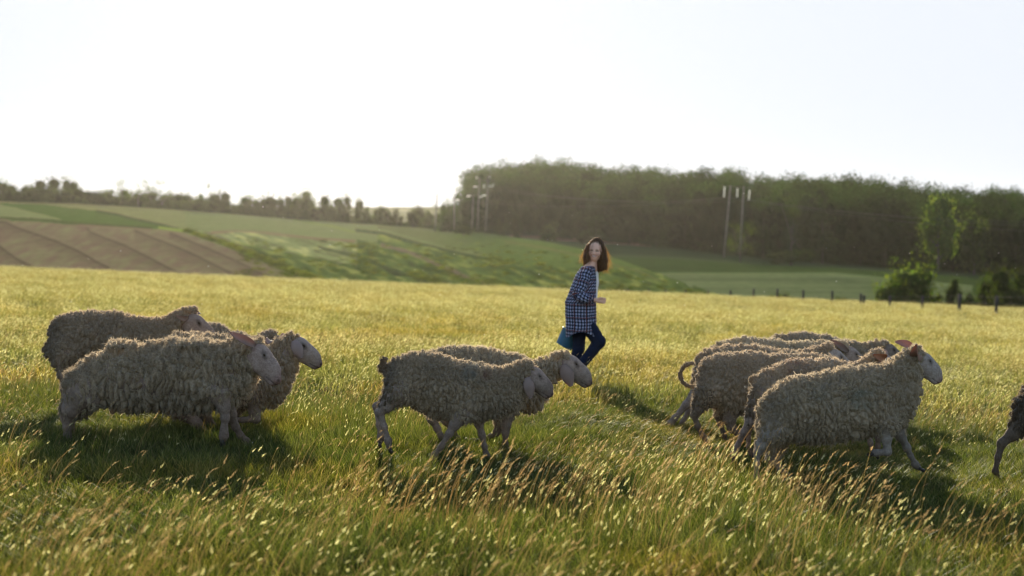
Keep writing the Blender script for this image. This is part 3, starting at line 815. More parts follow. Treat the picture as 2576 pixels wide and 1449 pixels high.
def surface(prims, lo, hi, h, smooth=1):
    lo = np.array(lo, float); hi = np.array(hi, float)
    B = 8
    nb = np.ceil((hi - lo) / (h * B)).astype(int) + 1
    n = nb * B
    vol = np.full(n, 1.0, np.float32)
    bi = np.stack(np.meshgrid(*[np.arange(q) for q in nb], indexing='ij'), -1).reshape(-1, 3)
    cen = lo + (bi * B + B / 2 - .5) * h
    dc = field(cen, prims)
    act = bi[np.abs(dc) < B * h * 1.45 + .012]
    ins = bi[(dc < 0) & (np.abs(dc) >= B * h * 1.45 + .012)]
    off = np.stack(np.meshgrid(*[np.arange(B)] * 3, indexing='ij'), -1).reshape(-1, 3)
    idx = (act[:, None, :] * B + off[None]).reshape(-1, 3)
    vol[idx[:, 0], idx[:, 1], idx[:, 2]] = field(lo + idx * h, prims)
    if len(ins):
        ii = (ins[:, None, :] * B + off[None]).reshape(-1, 3); vol[ii[:, 0], ii[:, 1], ii[:, 2]] = -1
    s = vol < 0
    c8 = [s[a:n[0] - 1 + a, b:n[1] - 1 + b, c:n[2] - 1 + c] for a in (0, 1) for b in (0, 1) for c in (0, 1)]
    cnt = sum(q.astype(np.int8) for q in c8)
    cells = np.argwhere((cnt > 0) & (cnt < 8))
    idm = np.full(n, -1, np.int64); idm[cells[:, 0], cells[:, 1], cells[:, 2]] = np.arange(len(cells))
    acc = np.zeros((len(cells), 3)); w = np.zeros(len(cells))
    cor = [(a, b, c) for a in (0, 1) for b in (0, 1) for c in (0, 1)]
    for p in cor:
        for ax in range(3):
            if p[ax] == 1: continue
            q = list(p); q[ax] = 1
            va = vol[cells[:, 0] + p[0], cells[:, 1] + p[1], cells[:, 2] + p[2]]; vb = vol[cells[:, 0] + q[0], cells[:, 1] + q[1], cells[:, 2] + q[2]]
            m = (va < 0) != (vb < 0)
            t = np.where(m, va / np.where(m, va - vb, 1), 0)
            pt = np.array(p, float)[None] + np.zeros((len(cells), 3)); pt[:, ax] += t
            acc += pt * m[:, None]; w += m
    V = lo + (cells + acc / w[:, None]) * h
    Fs = []
    for ax in range(3):
        u, v = [(1, 2), (2, 0), (0, 1)][ax]
        sl = [slice(None)] * 3; sl2 = [slice(None)] * 3
        sl[ax] = slice(0, n[ax] - 1); sl2[ax] = slice(1, n[ax])
        e = np.argwhere(s[tuple(sl)] != s[tuple(sl2)])
        e = e[(e[:, u] > 0) & (e[:, v] > 0)]
        def ci(du, dv):
            q = e.copy(); q[:, u] -= du; q[:, v] -= dv
            return idm[q[:, 0], q[:, 1], q[:, 2]]
        f = np.stack([ci(1, 1), ci(0, 1), ci(0, 0), ci(1, 0)], 1)
        flip = ~s[e[:, 0], e[:, 1], e[:, 2]]
        f[flip] = f[flip][:, ::-1]
        Fs.append(f[(f >= 0).all(1)])
    Fc = np.concatenate(Fs)
    for _ in range(smooth):
        A = np.zeros_like(V); k = np.zeros(len(V))
        for a, b in ((0, 1), (1, 2), (2, 3), (3, 0)):
            np.add.at(A, Fc[:, a], V[Fc[:, b]]); np.add.at(k, Fc[:, a], 1)
            np.add.at(A, Fc[:, b], V[Fc[:, a]]); np.add.at(k, Fc[:, b], 1)
        V = V * .5 + .5 * A / k[:, None]
    return V, Fc

def normals(V, Fc):
    n = np.cross(V[Fc[:, 2]] - V[Fc[:, 0]], V[Fc[:, 3]] - V[Fc[:, 1]])
    N = np.zeros_like(V)
    for i in range(4): np.add.at(N, Fc[:, i], n)
    return N / (np.linalg.norm(N, axis=1)[:, None] + 1e-9)
# ------------------------------------------------------------------ sheep
def fibre_mat(name, trans, rough=.95):
    m, nt, N, L = new_mat(name)
    at = N.new('ShaderNodeAttribute'); at.attribute_name = 'Col'
    c = mix_rgb(N, L, at.outputs['Color'], mix_rgb(N, L, at.outputs['Color'], (.80, .76, .70), 1.0, 'MULTIPLY'), noise_fac(N, L, 60, .4, .6, coord='obj'))
    p = N.new('ShaderNodeBsdfPrincipled'); p.inputs['Roughness'].default_value = rough; p.inputs['Specular IOR Level'].default_value = .15
    p.inputs['Sheen Weight'].default_value = 1.0; p.inputs['Sheen Roughness'].default_value = .35
    L.new(c, p.inputs['Base Color'])
    t = N.new('ShaderNodeBsdfTranslucent'); L.new(c, t.inputs['Color'])
    mx = N.new('ShaderNodeMixShader'); mx.inputs[0].default_value = trans
    L.new(p.outputs[0], mx.inputs[1]); L.new(t.outputs[0], mx.inputs[2])
    tx = N.new('ShaderNodeTexNoise'); tx.inputs['Scale'].default_value = 160; tx.inputs['Detail'].default_value = 3
    tc = N.new('ShaderNodeTexCoord'); L.new(tc.outputs['Object'], tx.inputs['Vector'])
    b = N.new('ShaderNodeBump'); b.inputs['Strength'].default_value = .6; b.inputs['Distance'].default_value = .004
    L.new(tx.outputs['Fac'], b.inputs['Height']); L.new(b.outputs[0], p.inputs['Normal'])
    o = N.new('ShaderNodeOutputMaterial'); L.new(mx.outputs[0], o.inputs['Surface'])
    return m
M_wool = fibre_mat('wool', .48)
M_skin = solid_mat('sheep_skin', (1, 1, 1), rough=.9, spec=.1, attr=True, noise=[(40, (.80, .76, .74), .35, .65), (140, (.8, .78, .76), .45, .6)], bump=(150, .7, .006), coord='obj')
M_ear = leaf_mat('sheep_ear', trans=.35, var=(1, 1), rough=.7, trans_tint=(1.0, .62, .46))
M_eye = solid_mat('sheep_eye', (.05, .03, .015), rough=.12)
M_hoof = solid_mat('hoof_horn', (.05, .04, .03), rough=.5, noise=[(60, (.6, .6, .6), .4, .6)])

def unit(v): return np.asarray(v, float) / (np.linalg.norm(v) + 1e-9)

def ear_mesh(base, tip, out, wid, cup=.35, col=(.42, .33, .28)):
    """leaf shaped cupped ear with real thickness; out = direction its inner side faces"""
    base = np.array(base, float); tip = np.array(tip, float); ax = tip - base; Ln = np.linalg.norm(ax); ax /= Ln
    o = np.array(out, float); o = unit(o - ax * o.dot(ax)); sd = np.cross(ax, o)
    nu, nv = 14, 9; T = .0035
    V = []; 
    for side in (1, -1):
        for i in range(nu):
            t = i / (nu - 1)
            w = wid * .5 * (math.sin(math.pi * min(t * .86 + .10, 1)) ** .75 * (1 - .15 * t) + .02)
            for j in range(nv):
                s = j / (nv - 1) * 2 - 1
                th = T * (1 - s * s) ** .5 + .0004
                V.append(base + ax * Ln * t + sd * w * s + o * (cup * w * s * s - .25 * w + .02 * math.sin(t * 3) - .03 * t * t) + o * th * side)
    Fc = []
    for k in range(2):
        b = k * nu * nv
        for i in range(nu - 1):
            for j in range(nv - 1):
                q = (b + i * nv + j, b + (i + 1) * nv + j, b + (i + 1) * nv + j + 1, b + i * nv + j + 1)
                Fc.append(q if k == 0 else q[::-1])
    m = nu * nv
    for i in range(nu - 1):
        for j in (0, nv - 1):
            a, b = i * nv + j, (i + 1) * nv + j
            Fc.append((a, a + m, b + m, b) if j == 0 else (a, b, b + m, a + m))
    for i in (0, nu - 1):
        for j in range(nv - 1):
            a, b = i * nv + j, i * nv + j + 1
            Fc.append((a, b, b + m, a + m))
    V = np.array(V); c = np.tile(np.array(col), (len(V), 1)) * (1 + .15 * fbm(V, 30, 2))[:, None]
    return new_mesh('ear', V, Fc, [M_ear], True, c)

def sheep(spec):
    Zf = spec['Z']; d = spec['d']; sc = spec['sc']      # picture mapping, depth, px size of one spec unit
    gx_, gy_ = Zf(*spec['foot'])
    base = at_y(gx_, gy_, d); base[2] = ground_z(base[0], d)
    root = empty('sheep', base)
    m = sc * d / F                                       # metres per spec unit
    def pt(x, y, off=0.0):
        q = at_y(*Zf(x, y), d + off) - base
        q[1] = off
        return q
    tr = spec['trunk']
    pr = []; fl = []
    ws = spec.get('w', .80)
    T = [(pt(x, y), r * m) for x, y, r in tr]
    for (a, ra), (b, rb) in zip(T[:-1], T[1:]):
        fl.append(prim_seg(a, b, ra, rb, ws, .05))
        pr.append(prim_seg(a, b, ra * .8, rb * .8, ws, .03))
    NK = [(pt(*q[:2], q[3] if len(q) > 3 else 0), q[2] * m) for q in spec['neck']]
    chain = [T[-1]] + NK
    for (a, ra), (b, rb) in zip(chain[:-1], chain[1:]):
        fl.append(prim_seg(a, b, ra, rb, .80, .06)); pr.append(prim_seg(a, b, ra * .68, rb * .68, .8, .03))
    for q in spec.get('fluff', []):
        if spec.get('head') and abs(q[0] - spec['head']['poll'][0]) < 130 and q[1] < spec['head']['poll'][1] + 20:
            q = (q[0] - 25, q[1] + 10, q[2] * .72, q[3] * .85) + tuple(q[4:])
        fl.append(prim_ell(pt(q[0], q[1], q[4] if len(q) > 4 else 0), (q[2] * m, q[5] * m if len(q) > 5 else q[2] * m, q[3] * m), None, .03))
    # ---- head
    eyes = []; nostr = []; headinfo = None
    if spec.get('head'):
        hd = spec['head']; offp, offm = hd.get('off', (0, 0))
        A = pt(*hd['poll'], offp); Bm = pt(*hd['nose'], offm)
        Lh = np.linalg.norm(Bm - A); u = unit(Bm - A)
        lat = np.array((0, 1., 0)); lat = unit(lat - u * lat.dot(u)); roll = hd.get('roll', 0)
        v = np.cross(u, lat); v = v if v[2] > 0 else -v
        lat2 = unit(lat * math.cos(roll) + v * math.sin(roll)); v = unit(np.cross(u, lat2)); v = v if v[2] > 0 else -v; lat = lat2
        M = np.stack([u, lat, v], 1); S = Lh
        def hp(a, w, b): return A + (u * a + lat * w + v * b) * S
        H = []
        H.append(prim_ell(hp(.27, 0, -.05), np.array((.30, .175, .255)) * S, M, .03))
        H.append(prim_seg(hp(.30, 0, -.05), hp(.62, 0, -.055), .225 * S, .175 * S, .70, .03))
        H.append(prim_seg(hp(.62, 0, -.055), hp(.90, 0, -.10), .175 * S, .125 * S, .70, .03))
        H.append(prim_ell(hp(.55, 0, .045), np.array((.33, .085, .125)) * S, M, .03))
        for w in (-1, 1):
            H.append(prim_ell(hp(.34, w * .08, -.20), np.array((.20, .075, .15)) * S, M, .03))
            H.append(prim_ell(hp(.36, w * .135, .10), np.array((.10, .04, .055)) * S, M, .02))
            H.append(prim_ell(hp(.93, w * .045, -.075), np.array((.07, .045, .07)) * S, M, .015))
        H.append(prim_seg(hp(.42, 0, -.24), hp(.85, 0, -.215), .09 * S, .065 * S, .8, .025))
        H.append(prim_ell(hp(.88, 0, -.22), np.array((.08, .07, .055)) * S, M, .012))
        for w in (-1, 1):
            H.append(prim_cut(hp(.985, w * .075, -.05), np.array((.030, .018, .022)) * S, M, .006))
            H.append(prim_cut(hp(.37, w * .195, .085), np.array((.045, .03, .025)) * S, M, .008))
            H.append(prim_cut(hp(.91, w * .11, -.175), np.array((.12, .05, .009)) * S, M, .004))
        pr += H
        headinfo = (A, u, v, lat, S)
        # wool on the poll and cheeks
        if hd.get('wool', True):
            fl.append(prim_ell(hp(-.02, 0, .05), np.array((.17, .16, .11)) * S * hd.get('tuft', 1), M, .03))
            fl.append(prim_ell(hp(-.06, 0, -.16), np.array((.19, .20, .29)) * S, M, .04))
    # ---- legs
    hooves = []
    for lg in spec['legs']:
        off = lg['off']; J = [(pt(x, y, off), r * m * (.92, .80, .70, .70, .76, .78)[min(i_, 5)]) for i_, (x, y, r) in enumerate(lg['j'])]
        for i, ((a, ra), (b, rb)) in enumerate(zip(J[:-1], J[1:])):
            pr.append(prim_seg(a, b, ra, rb, .85, .018))
            if i > 0: pr.append(prim_ell(a, (ra * 1.05,) * 3, None, .015))
        if lg.get('wool', 1):
            kf = .98 if lg is spec['legs'][0] or lg is spec['legs'][1] else .66; fl.append(prim_seg(J[0][0], J[0][0] * (1 - kf) + J[1][0] * kf, J[0][1] * 1.2 + .01, J[1][1] * 1.15 + .010, .8, .05))
        hooves.append((J[-2][0], J[-1][0], J[-1][1]))
    tails = spec.get('tail')
    if tails:
        J = [(pt(x, y), r * m) for x, y, r in tails]
        for (a, ra), (b, rb) in zip(J[:-1], J[1:]):
            (fl if spec.get('tailwool', True) else pr).append(prim_seg(a, b, ra, rb, 1, .012))
    # ---- meshes
    def bounds(ps, pad):
        lo = np.full(3, 9.0); hi = np.full(3, -9.0)
        for q in ps:
            if q[0] == 'seg': pts = [(q[1], q[3]), (q[2], q[4])]
            elif q[0] == 'ell': pts = [(q[1], max(q[2]))]
            else: continue
            for c, r in pts: lo = np.minimum(lo, c - r - pad); hi = np.maximum(hi, c + r + pad)
        return lo, hi
    res = spec.get('res', .0075)
    V, Fc = surface(pr, *bounds(pr, .03), res, 1)
    base_c = np.array(spec.get('face', (.50, .40, .34))) * (.88, .85, .82)
    C = np.tile(base_c, (len(V), 1))
    C *= (1 + .22 * fbm(V, 16, 4, 5) + .10 * vnoise(V * (1, 1, 2), 70, 6))[:, None]
    # legs: dirtier towards the hoof
    low = np.clip((.30 - V[:, 2]) / .3, 0, 1)
    C = C * (1 - .45 * low[:, None] * np.array((.8, .95, 1.1)))
    legk = np.clip(((T[0][0][2] + .02) - V[:, 2]) / .1, 0, 1)[:, None]
    C = C * (1 - legk * (1 - np.array((.76, .80, .80)) * (1 + .35 * fbm(V, 10, 3, 8))[:, None]))
    if headinfo:
        A, u, v, lat, S = headinfo
        q = (V - A) / S; a_ = q @ u; b_ = q @ v; w_ = q @ lat
        near_head = (a_ > -.1) & (a_ < 1.15) & (np.abs(b_) < .5) & (np.abs(w_) < .4)
        pink = np.clip((a_ - .8) / .2, 0, 1) * near_head
        C = C * (1 - pink[:, None] * np.array((.15, .30, .30)))
        eye_d = np.sqrt(((a_ - .375) / 1.9) ** 2 + (b_ - .088 + .35 * (a_ - .375)) ** 2 + (np.abs(w_) - .17) ** 2 * .3)
        k = np.clip(1.3 - eye_d / .06, 0, 1) * near_head; C *= (1 - .65 * k)[:, None]
        mouth = np.clip(1 - np.abs(b_ + .175 - (a_ - .9) * .15) / .020, 0, 1) * (a_ > .74) * near_head; C *= (1 - .7 * mouth)[:, None]
        nk = np.clip(1 - np.sqrt((a_ - .985) ** 2 + (b_ + .05) ** 2 + (np.abs(w_) - .07) ** 2) / .05, 0, 1) * near_head; C *= (1 - .8 * nk)[:, None]
    body = link('body', new_mesh('body', V, Fc, [M_skin], True, np.clip(C, .01, .9)), root)
    if headinfo:
        for w in (-1, 1):
            M_eyeframe = np.stack([u, lat, v], 1); mb = MB(); c = A + (u * .37 + lat * w * .150 + v * .088) * S
            pts = []; r = .036 * S
            g_ = [(math.sin(p) * math.cos(t), math.cos(p), math.sin(p) * math.sin(t)) for p in np.linspace(0, math.pi, 8) for t in np.linspace(0, 2 * math.pi, 12, endpoint=False)]
            Fe = [(i * 12 + j, i * 12 + (j + 1) % 12, (i + 1) * 12 + (j + 1) % 12, (i + 1) * 12 + j) for i in range(7) for j in range(12)]
            mb.add((np.array(g_) * (1.25, .9, .72) * r) @ M_eyeframe.T + c, Fe)
            link('eye', mb.mesh('eye', [M_eye]), root)
        for er in spec['head'].get('ears', []):
            b = pt(*er['b'], er.get('off', -.06)); t_ = pt(*er['t'], er.get('offt', er.get('off', -.06) - .03))
            link('ear', ear_mesh(b, t_, er.get('out', (0, -1, 0)), er.get('w', .07) * .88, er.get('cup', .4), np.array(er.get('c', (.50, .40, .36))) * (.80, .75, .71)), root)
    for a, b, r in hooves:
        dr = unit(b - a); side = np.array((0, 1., 0)); fw = unit(np.cross(side, dr)); fw = fw if fw[0] > 0 else -fw
        mb = MB()
        for s in (-1, 1):
            c = b + side * s * r * .48
            mb.tube([c - dr * r * .3, c + dr * r * .9 + fw * r * .1, c + dr * r * 1.9 + fw * r * .55, c + dr * r * 2.1 + fw * r * .7], [r * .50, r * .58, r * .60, r * .35], 8)
        link('hoof', mb.mesh('hoof', [M_hoof]), root)
    # ---- fleece
    fr = spec.get('fres', .0085)
    V, Fc = surface(fl, *bounds(fl, .04), fr, 2)
    Nn = normals(V, Fc); sh = spec.get('shag', .5); sd = spec.get('seed', 1)
    zt = V[:, 2]; zr = (zt - zt.min()) / (np.ptp(zt))
    flat = np.clip(1 - np.abs(Nn[:, 2]) , 0, 1)
    el = 1.0 + (1.2 + 1.8 * sh) * flat
    wv = np.stack([vnoise(V, 9, sd + i) for i in range(3)], 1) * .030
    cs = .0195 + .016 * sh
    Q = (V + wv + (sd * .37, 0, 0)) / np.array((cs, cs, cs)); Q[:, 2] = (V[:, 2] + wv[:, 2]) / (cs * (1.9 + 2.2 * sh))
    # lean the locks backwards a little
    Q[:, 0] += Q[:, 2] * .35
    f1, f2 = worley(Q, sd)
    cell = np.clip((f2 - f1) * 2.0, 0, 1) ** .55
    Q2 = (V + wv * .5) / .011; Q2[:, 2] *= .6
    g1, g2 = worley(Q2, sd + 9)
    fine = np.clip((g2 - g1) * 2, 0, 1)
    big = fbm(V, 5.5, 2, sd); mid = -np.abs(fbm(V * (1, 1, .38) + wv * .8, 15, 2, sd + 3)) * 1.6 + .4
    amp = .020 + .018 * sh
    disp = amp * (cell - .88) * 1.4 + .006 * (fine - .5) + .012 * (.6 + sh) * big + .016 * (.5 + sh) * mid
    if tails:
        dt = np.full(len(V), 9.0)
        for (a, ra), (b, rb) in zip(J[:-1], J[1:]): dt = np.minimum(dt, field(V, [prim_seg(a, b, ra, rb)]))
        disp = disp * np.clip(.25 + np.abs(dt) / .03, 0, 1)
    V2 = V + Nn * disp[:, None]
    # wool colour: cream, slight painted shade in the creases, dirt low down and at the rear, greyer tips
    cream = np.array(spec.get('wool', (.43, .355, .265))) * (1.46, 1.42, 1.36)
    C = np.tile(cream, (len(V), 1)) * (1 + .16 * fbm(V, 7, 3, sd + 5) + .10 * (fine - .5))[:, None]
    crease_shade = np.clip(1 - cell, 0, 1); C *= (1 - .06 * crease_shade)[:, None]  # faint shade painted into the partings between locks
    xr = (V[:, 0] - V[:, 0].min()) / np.ptp(V[:, 0])
    dirt = np.clip((.42 - zr) * 1.6 + .3 * fbm(V, 6, 2, sd + 8), 0, 1) * .55 + np.clip((.20 - xr) * 6, 0, 1) * spec.get('rear_dirt', .4) * .9
    dirt = np.clip(dirt, 0, .85)[:, None]
    C = C * (1 - dirt) + np.array((.15, .12, .085)) * dirt
    for (mx_, my_, mr, mc, ms) in spec.get('marks', []):
        c = pt(mx_, my_); k = np.clip(1.2 - np.sqrt((V[:, 0] - c[0]) ** 2 + (V[:, 2] - c[2]) ** 2) / (mr * m), 0, 1) * np.clip(.5 + 1.3 * fbm(V, 22, 2, 4), 0, 1) * ms
        C = C * (1 - k[:, None]) + np.array(mc) * k[:, None]
    # strands
    g = np.random.default_rng(100 + sd); ns = int(spec.get('strands', 16000) * 1.3)
    area_ok = np.arange(len(V2))
    pw = cell ** 3 * (1 + 3.5 * np.clip(Nn[:, 2] + .15, 0, 1)); pk = g.choice(area_ok, ns, p=pw / pw.sum())
    N2 = normals(V2, Fc)
    ro = V2[pk] + g.normal(0, .003, (ns, 3)); nn = N2[pk]
    down = np.array((-.35, 0, -1.0)); dn = down - nn * (nn @ down)[:, None]; dn /= (np.linalg.norm(dn, axis=1)[:, None] + .3)
    cl = np.stack([vnoise(ro, 35, sd + 40 + i) for i in range(3)], 1)
    upk = np.clip(nn[:, 2:3], 0, 1); dr = nn * (.30 + 1.0 * upk) + dn * 1.0 * (1 - .8 * upk) + cl * .55 + g.normal(0, .16 + .15 * upk, (ns, 3)); dr /= np.linalg.norm(dr, axis=1)[:, None]
    Ls = (g.uniform(.007, .017, ns) * (1 + .9 * sh) * (1 + (g.random(ns) < .03) * 1.0) * (1 - .25 * np.clip(nn[:, 2], 0, 1)))[:, None]
    sdv = np.cross(dr, g.normal(size=(ns, 3))); sdv /= np.linalg.norm(sdv, axis=1)[:, None]
    curl = g.normal(0, .45, (ns, 3)) + (0, 0, -.3)
    w0 = g.uniform(.0006, .0013, ns)[:, None]
    p0 = ro - nn * .003; p1 = ro + dr * Ls * .55; p2 = p1 + unit_rows(dr + curl) * Ls * .5
    SV = np.stack([p0 - sdv * w0, p0 + sdv * w0, p1 + sdv * w0 * .8, p1 - sdv * w0 * .8, p2], 1).reshape(-1, 3)
    b = len(V2) + np.arange(ns) * 5
    SF = [(np.stack([b, b + 1, b + 2, b + 3], 1)), (np.stack([b + 3, b + 2, b + 4], 1))]
    SCc = np.repeat(C[pk] * g.uniform(.85, 1.3, ns)[:, None], 5, 0)
    VV = np.concatenate([V2, SV]); FF = np.concatenate([Fc, SF[0]]).tolist() + SF[1].tolist(); CC = np.concatenate([C, SCc])
    fle = link('fleece', new_mesh('fleece', VV, FF, [M_wool], True, np.clip(CC, .01, .8)), root)
    setp(root, spec['label'], 'sheep', 'sheep running across the meadow')
    return root

def unit_rows(a): return a / (np.linalg.norm(a, axis=1)[:, None] + 1e-9)

A1 = lambda x, y: ((100 + x * .33125) * .89444, (840 + y * .33125) * .89444)
A2 = lambda x, y: ((1000 + x * .29115) * .89444, (920 + y * .29115) * .89444)
A3 = lambda x, y: ((1820 + x * .3451) * .89444, (900 + y * .3451) * .89444)
A8 = lambda x, y: ((2600 + x * .2761) * .89444, (1000 + y * .2761) * .89444)
S1_, S2_, S3_, S8_ = .33125 * .89444, .29115 * .89444, .3451 * .89444, .2761 * .89444

SHEEP = []
# ---- right group, front to back
SHEEP.append(dict(Z=A3, sc=S3_, d=8.45, foot=(1450, 1380), seed=1, shag=.35, res=.0078, fres=.0058, strands=26000, face=(.52, .46, .42), wool=(.42, .36, .27),
    trunk=[(1085, 760, 195), (1250, 735, 262), (1450, 720, 288), (1680, 680, 295), (1880, 640, 265), (2010, 590, 200)],
    neck=[(2080, 450, 140), (2150, 345, 105)], fluff=[(2215, 255, 60, 45), (1010, 880, 120, 130), (2060, 700, 120, 160)],
    head=dict(poll=(2195, 275), nose=(2410, 480), tuft=.9, ears=[dict(b=(2235, 300), t=(2175, 232), off=-.055, offt=-.12, out=(-.75, -.6, .25), w=.085, cup=.9, c=(.50, .34, .26)), dict(b=(2180, 240), t=(2030, 165), off=.10, offt=.12, out=(.2, -1, .3), w=.06, cup=.5, c=(.55, .36, .30))]),
    legs=[dict(off=-.10, wool=1, j=[(1040, 900, 110), (930, 1020, 58), (903, 1070, 44), (893, 1180, 30), (892, 1290, 33), (890, 1345, 30)]),
          dict(off=.12, j=[(1050, 1000, 100), (1010, 1130, 52), (1080, 1210, 34), (1160, 1275, 28), (1195, 1310, 26)]),
          dict(off=.12, j=[(2020, 860, 95), (2070, 950, 46), (2118, 1040, 40), (2150, 1110, 26), (2185, 1175, 34), (2215, 1205, 30)]),
          dict(off=-.10, j=[(1950, 860, 100), (1950, 960, 50), (1960, 1075, 40), (1900, 1080, 28), (1862, 1082, 32), (1848, 1084, 32)])],
    marks=[(1690, 600, 130, (.20, .30, .28), .55), (1330, 570, 90, (.24, .30, .27), .4)],
    label='nearest sheep of the right group, pale face and upright orange lit ear'))
SHEEP.append(dict(Z=A3, sc=S3_, d=9.15, foot=(1250, 1190), seed=2, shag=.3, res=.009, fres=.009, strands=12000, face=(.48, .38, .33), rear_dirt=.7,
    trunk=[(1010, 560, 170), (1200, 560, 225), (1450, 550, 225), (1700, 540, 190)],
    neck=[(1800, 430, 110), (1860, 360, 85)], fluff=[(940, 620, 80, 110)],
    head=dict(poll=(1880, 300), nose=(2110, 480), ears=[dict(b=(1935, 320), t=(1868, 292), off=-.06, offt=-.10, out=(-.7, -.6, .3), w=.075, cup=.9, c=(.55, .30, .18)), dict(b=(1960, 290), t=(1890, 235), off=.08, offt=.12, out=(0, 1, .3), w=.05, c=(.45, .42, .38))]),
    tail=[(900, 500, 32), (868, 482, 30), (845, 490, 24)],
    legs=[dict(off=-.09, j=[(940, 640, 110), (850, 830, 60), (790, 920, 44), (725, 1050, 34), (712, 1090, 36), (708, 1110, 32)]),
          dict(off=.10, j=[(960, 640, 100), (850, 800, 48), (820, 900, 38), (830, 1030, 28), (850, 1100, 28)]),
          dict(off=.10, j=[(1720, 700, 80), (1860, 880, 40), (1885, 960, 32), (1880, 1030, 26), (1875, 1090, 26)]),
          dict(off=-.09, j=[(1700, 700, 80), (1780, 850, 40), (1800, 930, 32), (1820, 1000, 26), (1830, 1060, 26)])],
    marks=[(1200, 360, 110, (.30, .16, .15), .5)],
    label='sheep with a short stubby tail, half hidden behind the nearest right sheep'))
SHEEP.append(dict(Z=A3, sc=S3_, d=10.3, foot=(650, 1080), seed=3, shag=.25, res=.009, fres=.0085, strands=16000, rear_dirt=.8, face=(.40, .32, .26),
    trunk=[(560, 455, 165), (700, 510, 245), (880, 520, 245), (1080, 490, 210), (1250, 450, 170)],
    neck=[(1380, 400, 105), (1470, 370, 85)], fluff=[(500, 560, 85, 130)],
    head=dict(poll=(1540, 380), nose=(1760, 560), ears=[]),
    tail=[(430, 535, 22), (390, 545, 18), (350, 545, 16), (312, 528, 17), (285, 500, 18), (270, 465, 18), (270, 430, 18), (285, 400, 17), (305, 378, 17), (335, 360, 18), (365, 352, 22)],
    legs=[dict(off=-.08, j=[(500, 600, 100), (410, 730, 55), (383, 775, 40), (410, 860, 30), (455, 945, 28), (480, 990, 26)]),
          dict(off=.10, j=[(640, 640, 100), (590, 780, 52), (600, 850, 34), (625, 930, 28), (640, 990, 26)]),
          dict(off=-.06, j=[(700, 700, 100), (670, 810, 60), (690, 880, 50), (750, 935, 34), (790, 960, 30)]),
          dict(off=.10, j=[(1180, 560, 90), (1200, 760, 45), (1210, 850, 32), (1220, 930, 26), (1225, 990, 26)])],
    label='sheep with a long thin curled tail at the back of the right group'))
SHEEP.append(dict(Z=A3, sc=S3_, d=11.4, foot=(700, 990), seed=4, shag=.55, res=.010, fres=.009, strands=15000, rear_dirt=.5, face=(.55, .46, .40),
    trunk=[(560, 390, 175), (700, 410, 200), (900, 420, 200), (1150, 420, 170), (1280, 390, 140)],
    neck=[(1390, 330, 100), (1450, 285, 85)], fluff=[(1490, 225, 75, 50), (460, 470, 85, 140)],
    head=dict(poll=(1490, 255), nose=(1680, 420), ears=[dict(b=(1500, 290), t=(1495, 350), off=-.10, offt=-.12, w=.08, c=(.55, .47, .42))]),
    legs=[dict(off=-.08, j=[(470, 520, 110), (390, 620, 62), (320, 690, 46), (225, 800, 34), (185, 850, 38), (160, 865, 34)]),
          dict(off=.10, j=[(500, 520, 100), (400, 640, 50), (340, 740, 36), (290, 830, 28), (265, 870, 28)]),
          dict(off=.10, j=[(1250, 520, 80), (1260, 660, 40), (1270, 760, 30), (1280, 850, 26), (1285, 900, 26)]),
          dict(off=-.08, j=[(1220, 520, 80), (1230, 660, 40), (1180, 760, 30), (1140, 820, 26), (1120, 860, 26)])],
    label='woolly sheep with hind legs stretched far back, behind the curly tailed one'))
SHEEP.append(dict(Z=A3, sc=S3_, d=12.2, foot=(800, 940), seed=5, shag=.5, res=.012, fres=.010, strands=13000, wool=(.46, .40, .30),
    trunk=[(640, 330, 170), (800, 340, 190), (1000, 350, 190), (1250, 340, 165), (1400, 310, 130)],
    neck=[(1500, 270, 90), (1560, 250, 70)], fluff=[(1605, 210, 60, 40)],
    head=dict(poll=(1610, 230), nose=(1800, 400), ears=[dict(b=(1640, 260), t=(1510, 165), off=-.06, offt=-.14, w=.065, c=(.40, .32, .28), out=(-.2, -1, .2))]),
    legs=[dict(off=o, j=[(x, 450, 90), (x - 10, 620, 45), (x - 30, 720, 34), (x - 10, 820, 26), (x, 880, 26)]) for o, x in ((-.09, 700), (.09, 620), (-.09, 1340), (.09, 1420))],
    label='pale backed sheep in the right group with one dark ear pointing back up'))
SHEEP.append(dict(Z=A3, sc=S3_, d=13.2, foot=(1300, 900), seed=6, shag=.45, res=.012, fres=.010, strands=13000, wool=(.40, .34, .26), face=(.33, .27, .23),
    trunk=[(1100, 250, 140), (1250, 270, 165), (1450, 290, 160), (1650, 300, 130)],
    neck=[(1780, 280, 80), (1850, 240, 72)], fluff=[(1880, 195, 60, 42), (1960, 180, 45, 35)],
    head=dict(poll=(1920, 205), nose=(2110, 350), ears=[]),
    legs=[dict(off=o, j=[(x, 400, 80), (x - 10, 560, 40), (x - 30, 660, 30), (x - 10, 760, 24), (x, 820, 24)]) for o, x in ((-.09, 1160), (.09, 1100), (-.09, 1620), (.09, 1680))],
    label='farthest sheep of the right group, dark tousled head above the others'))
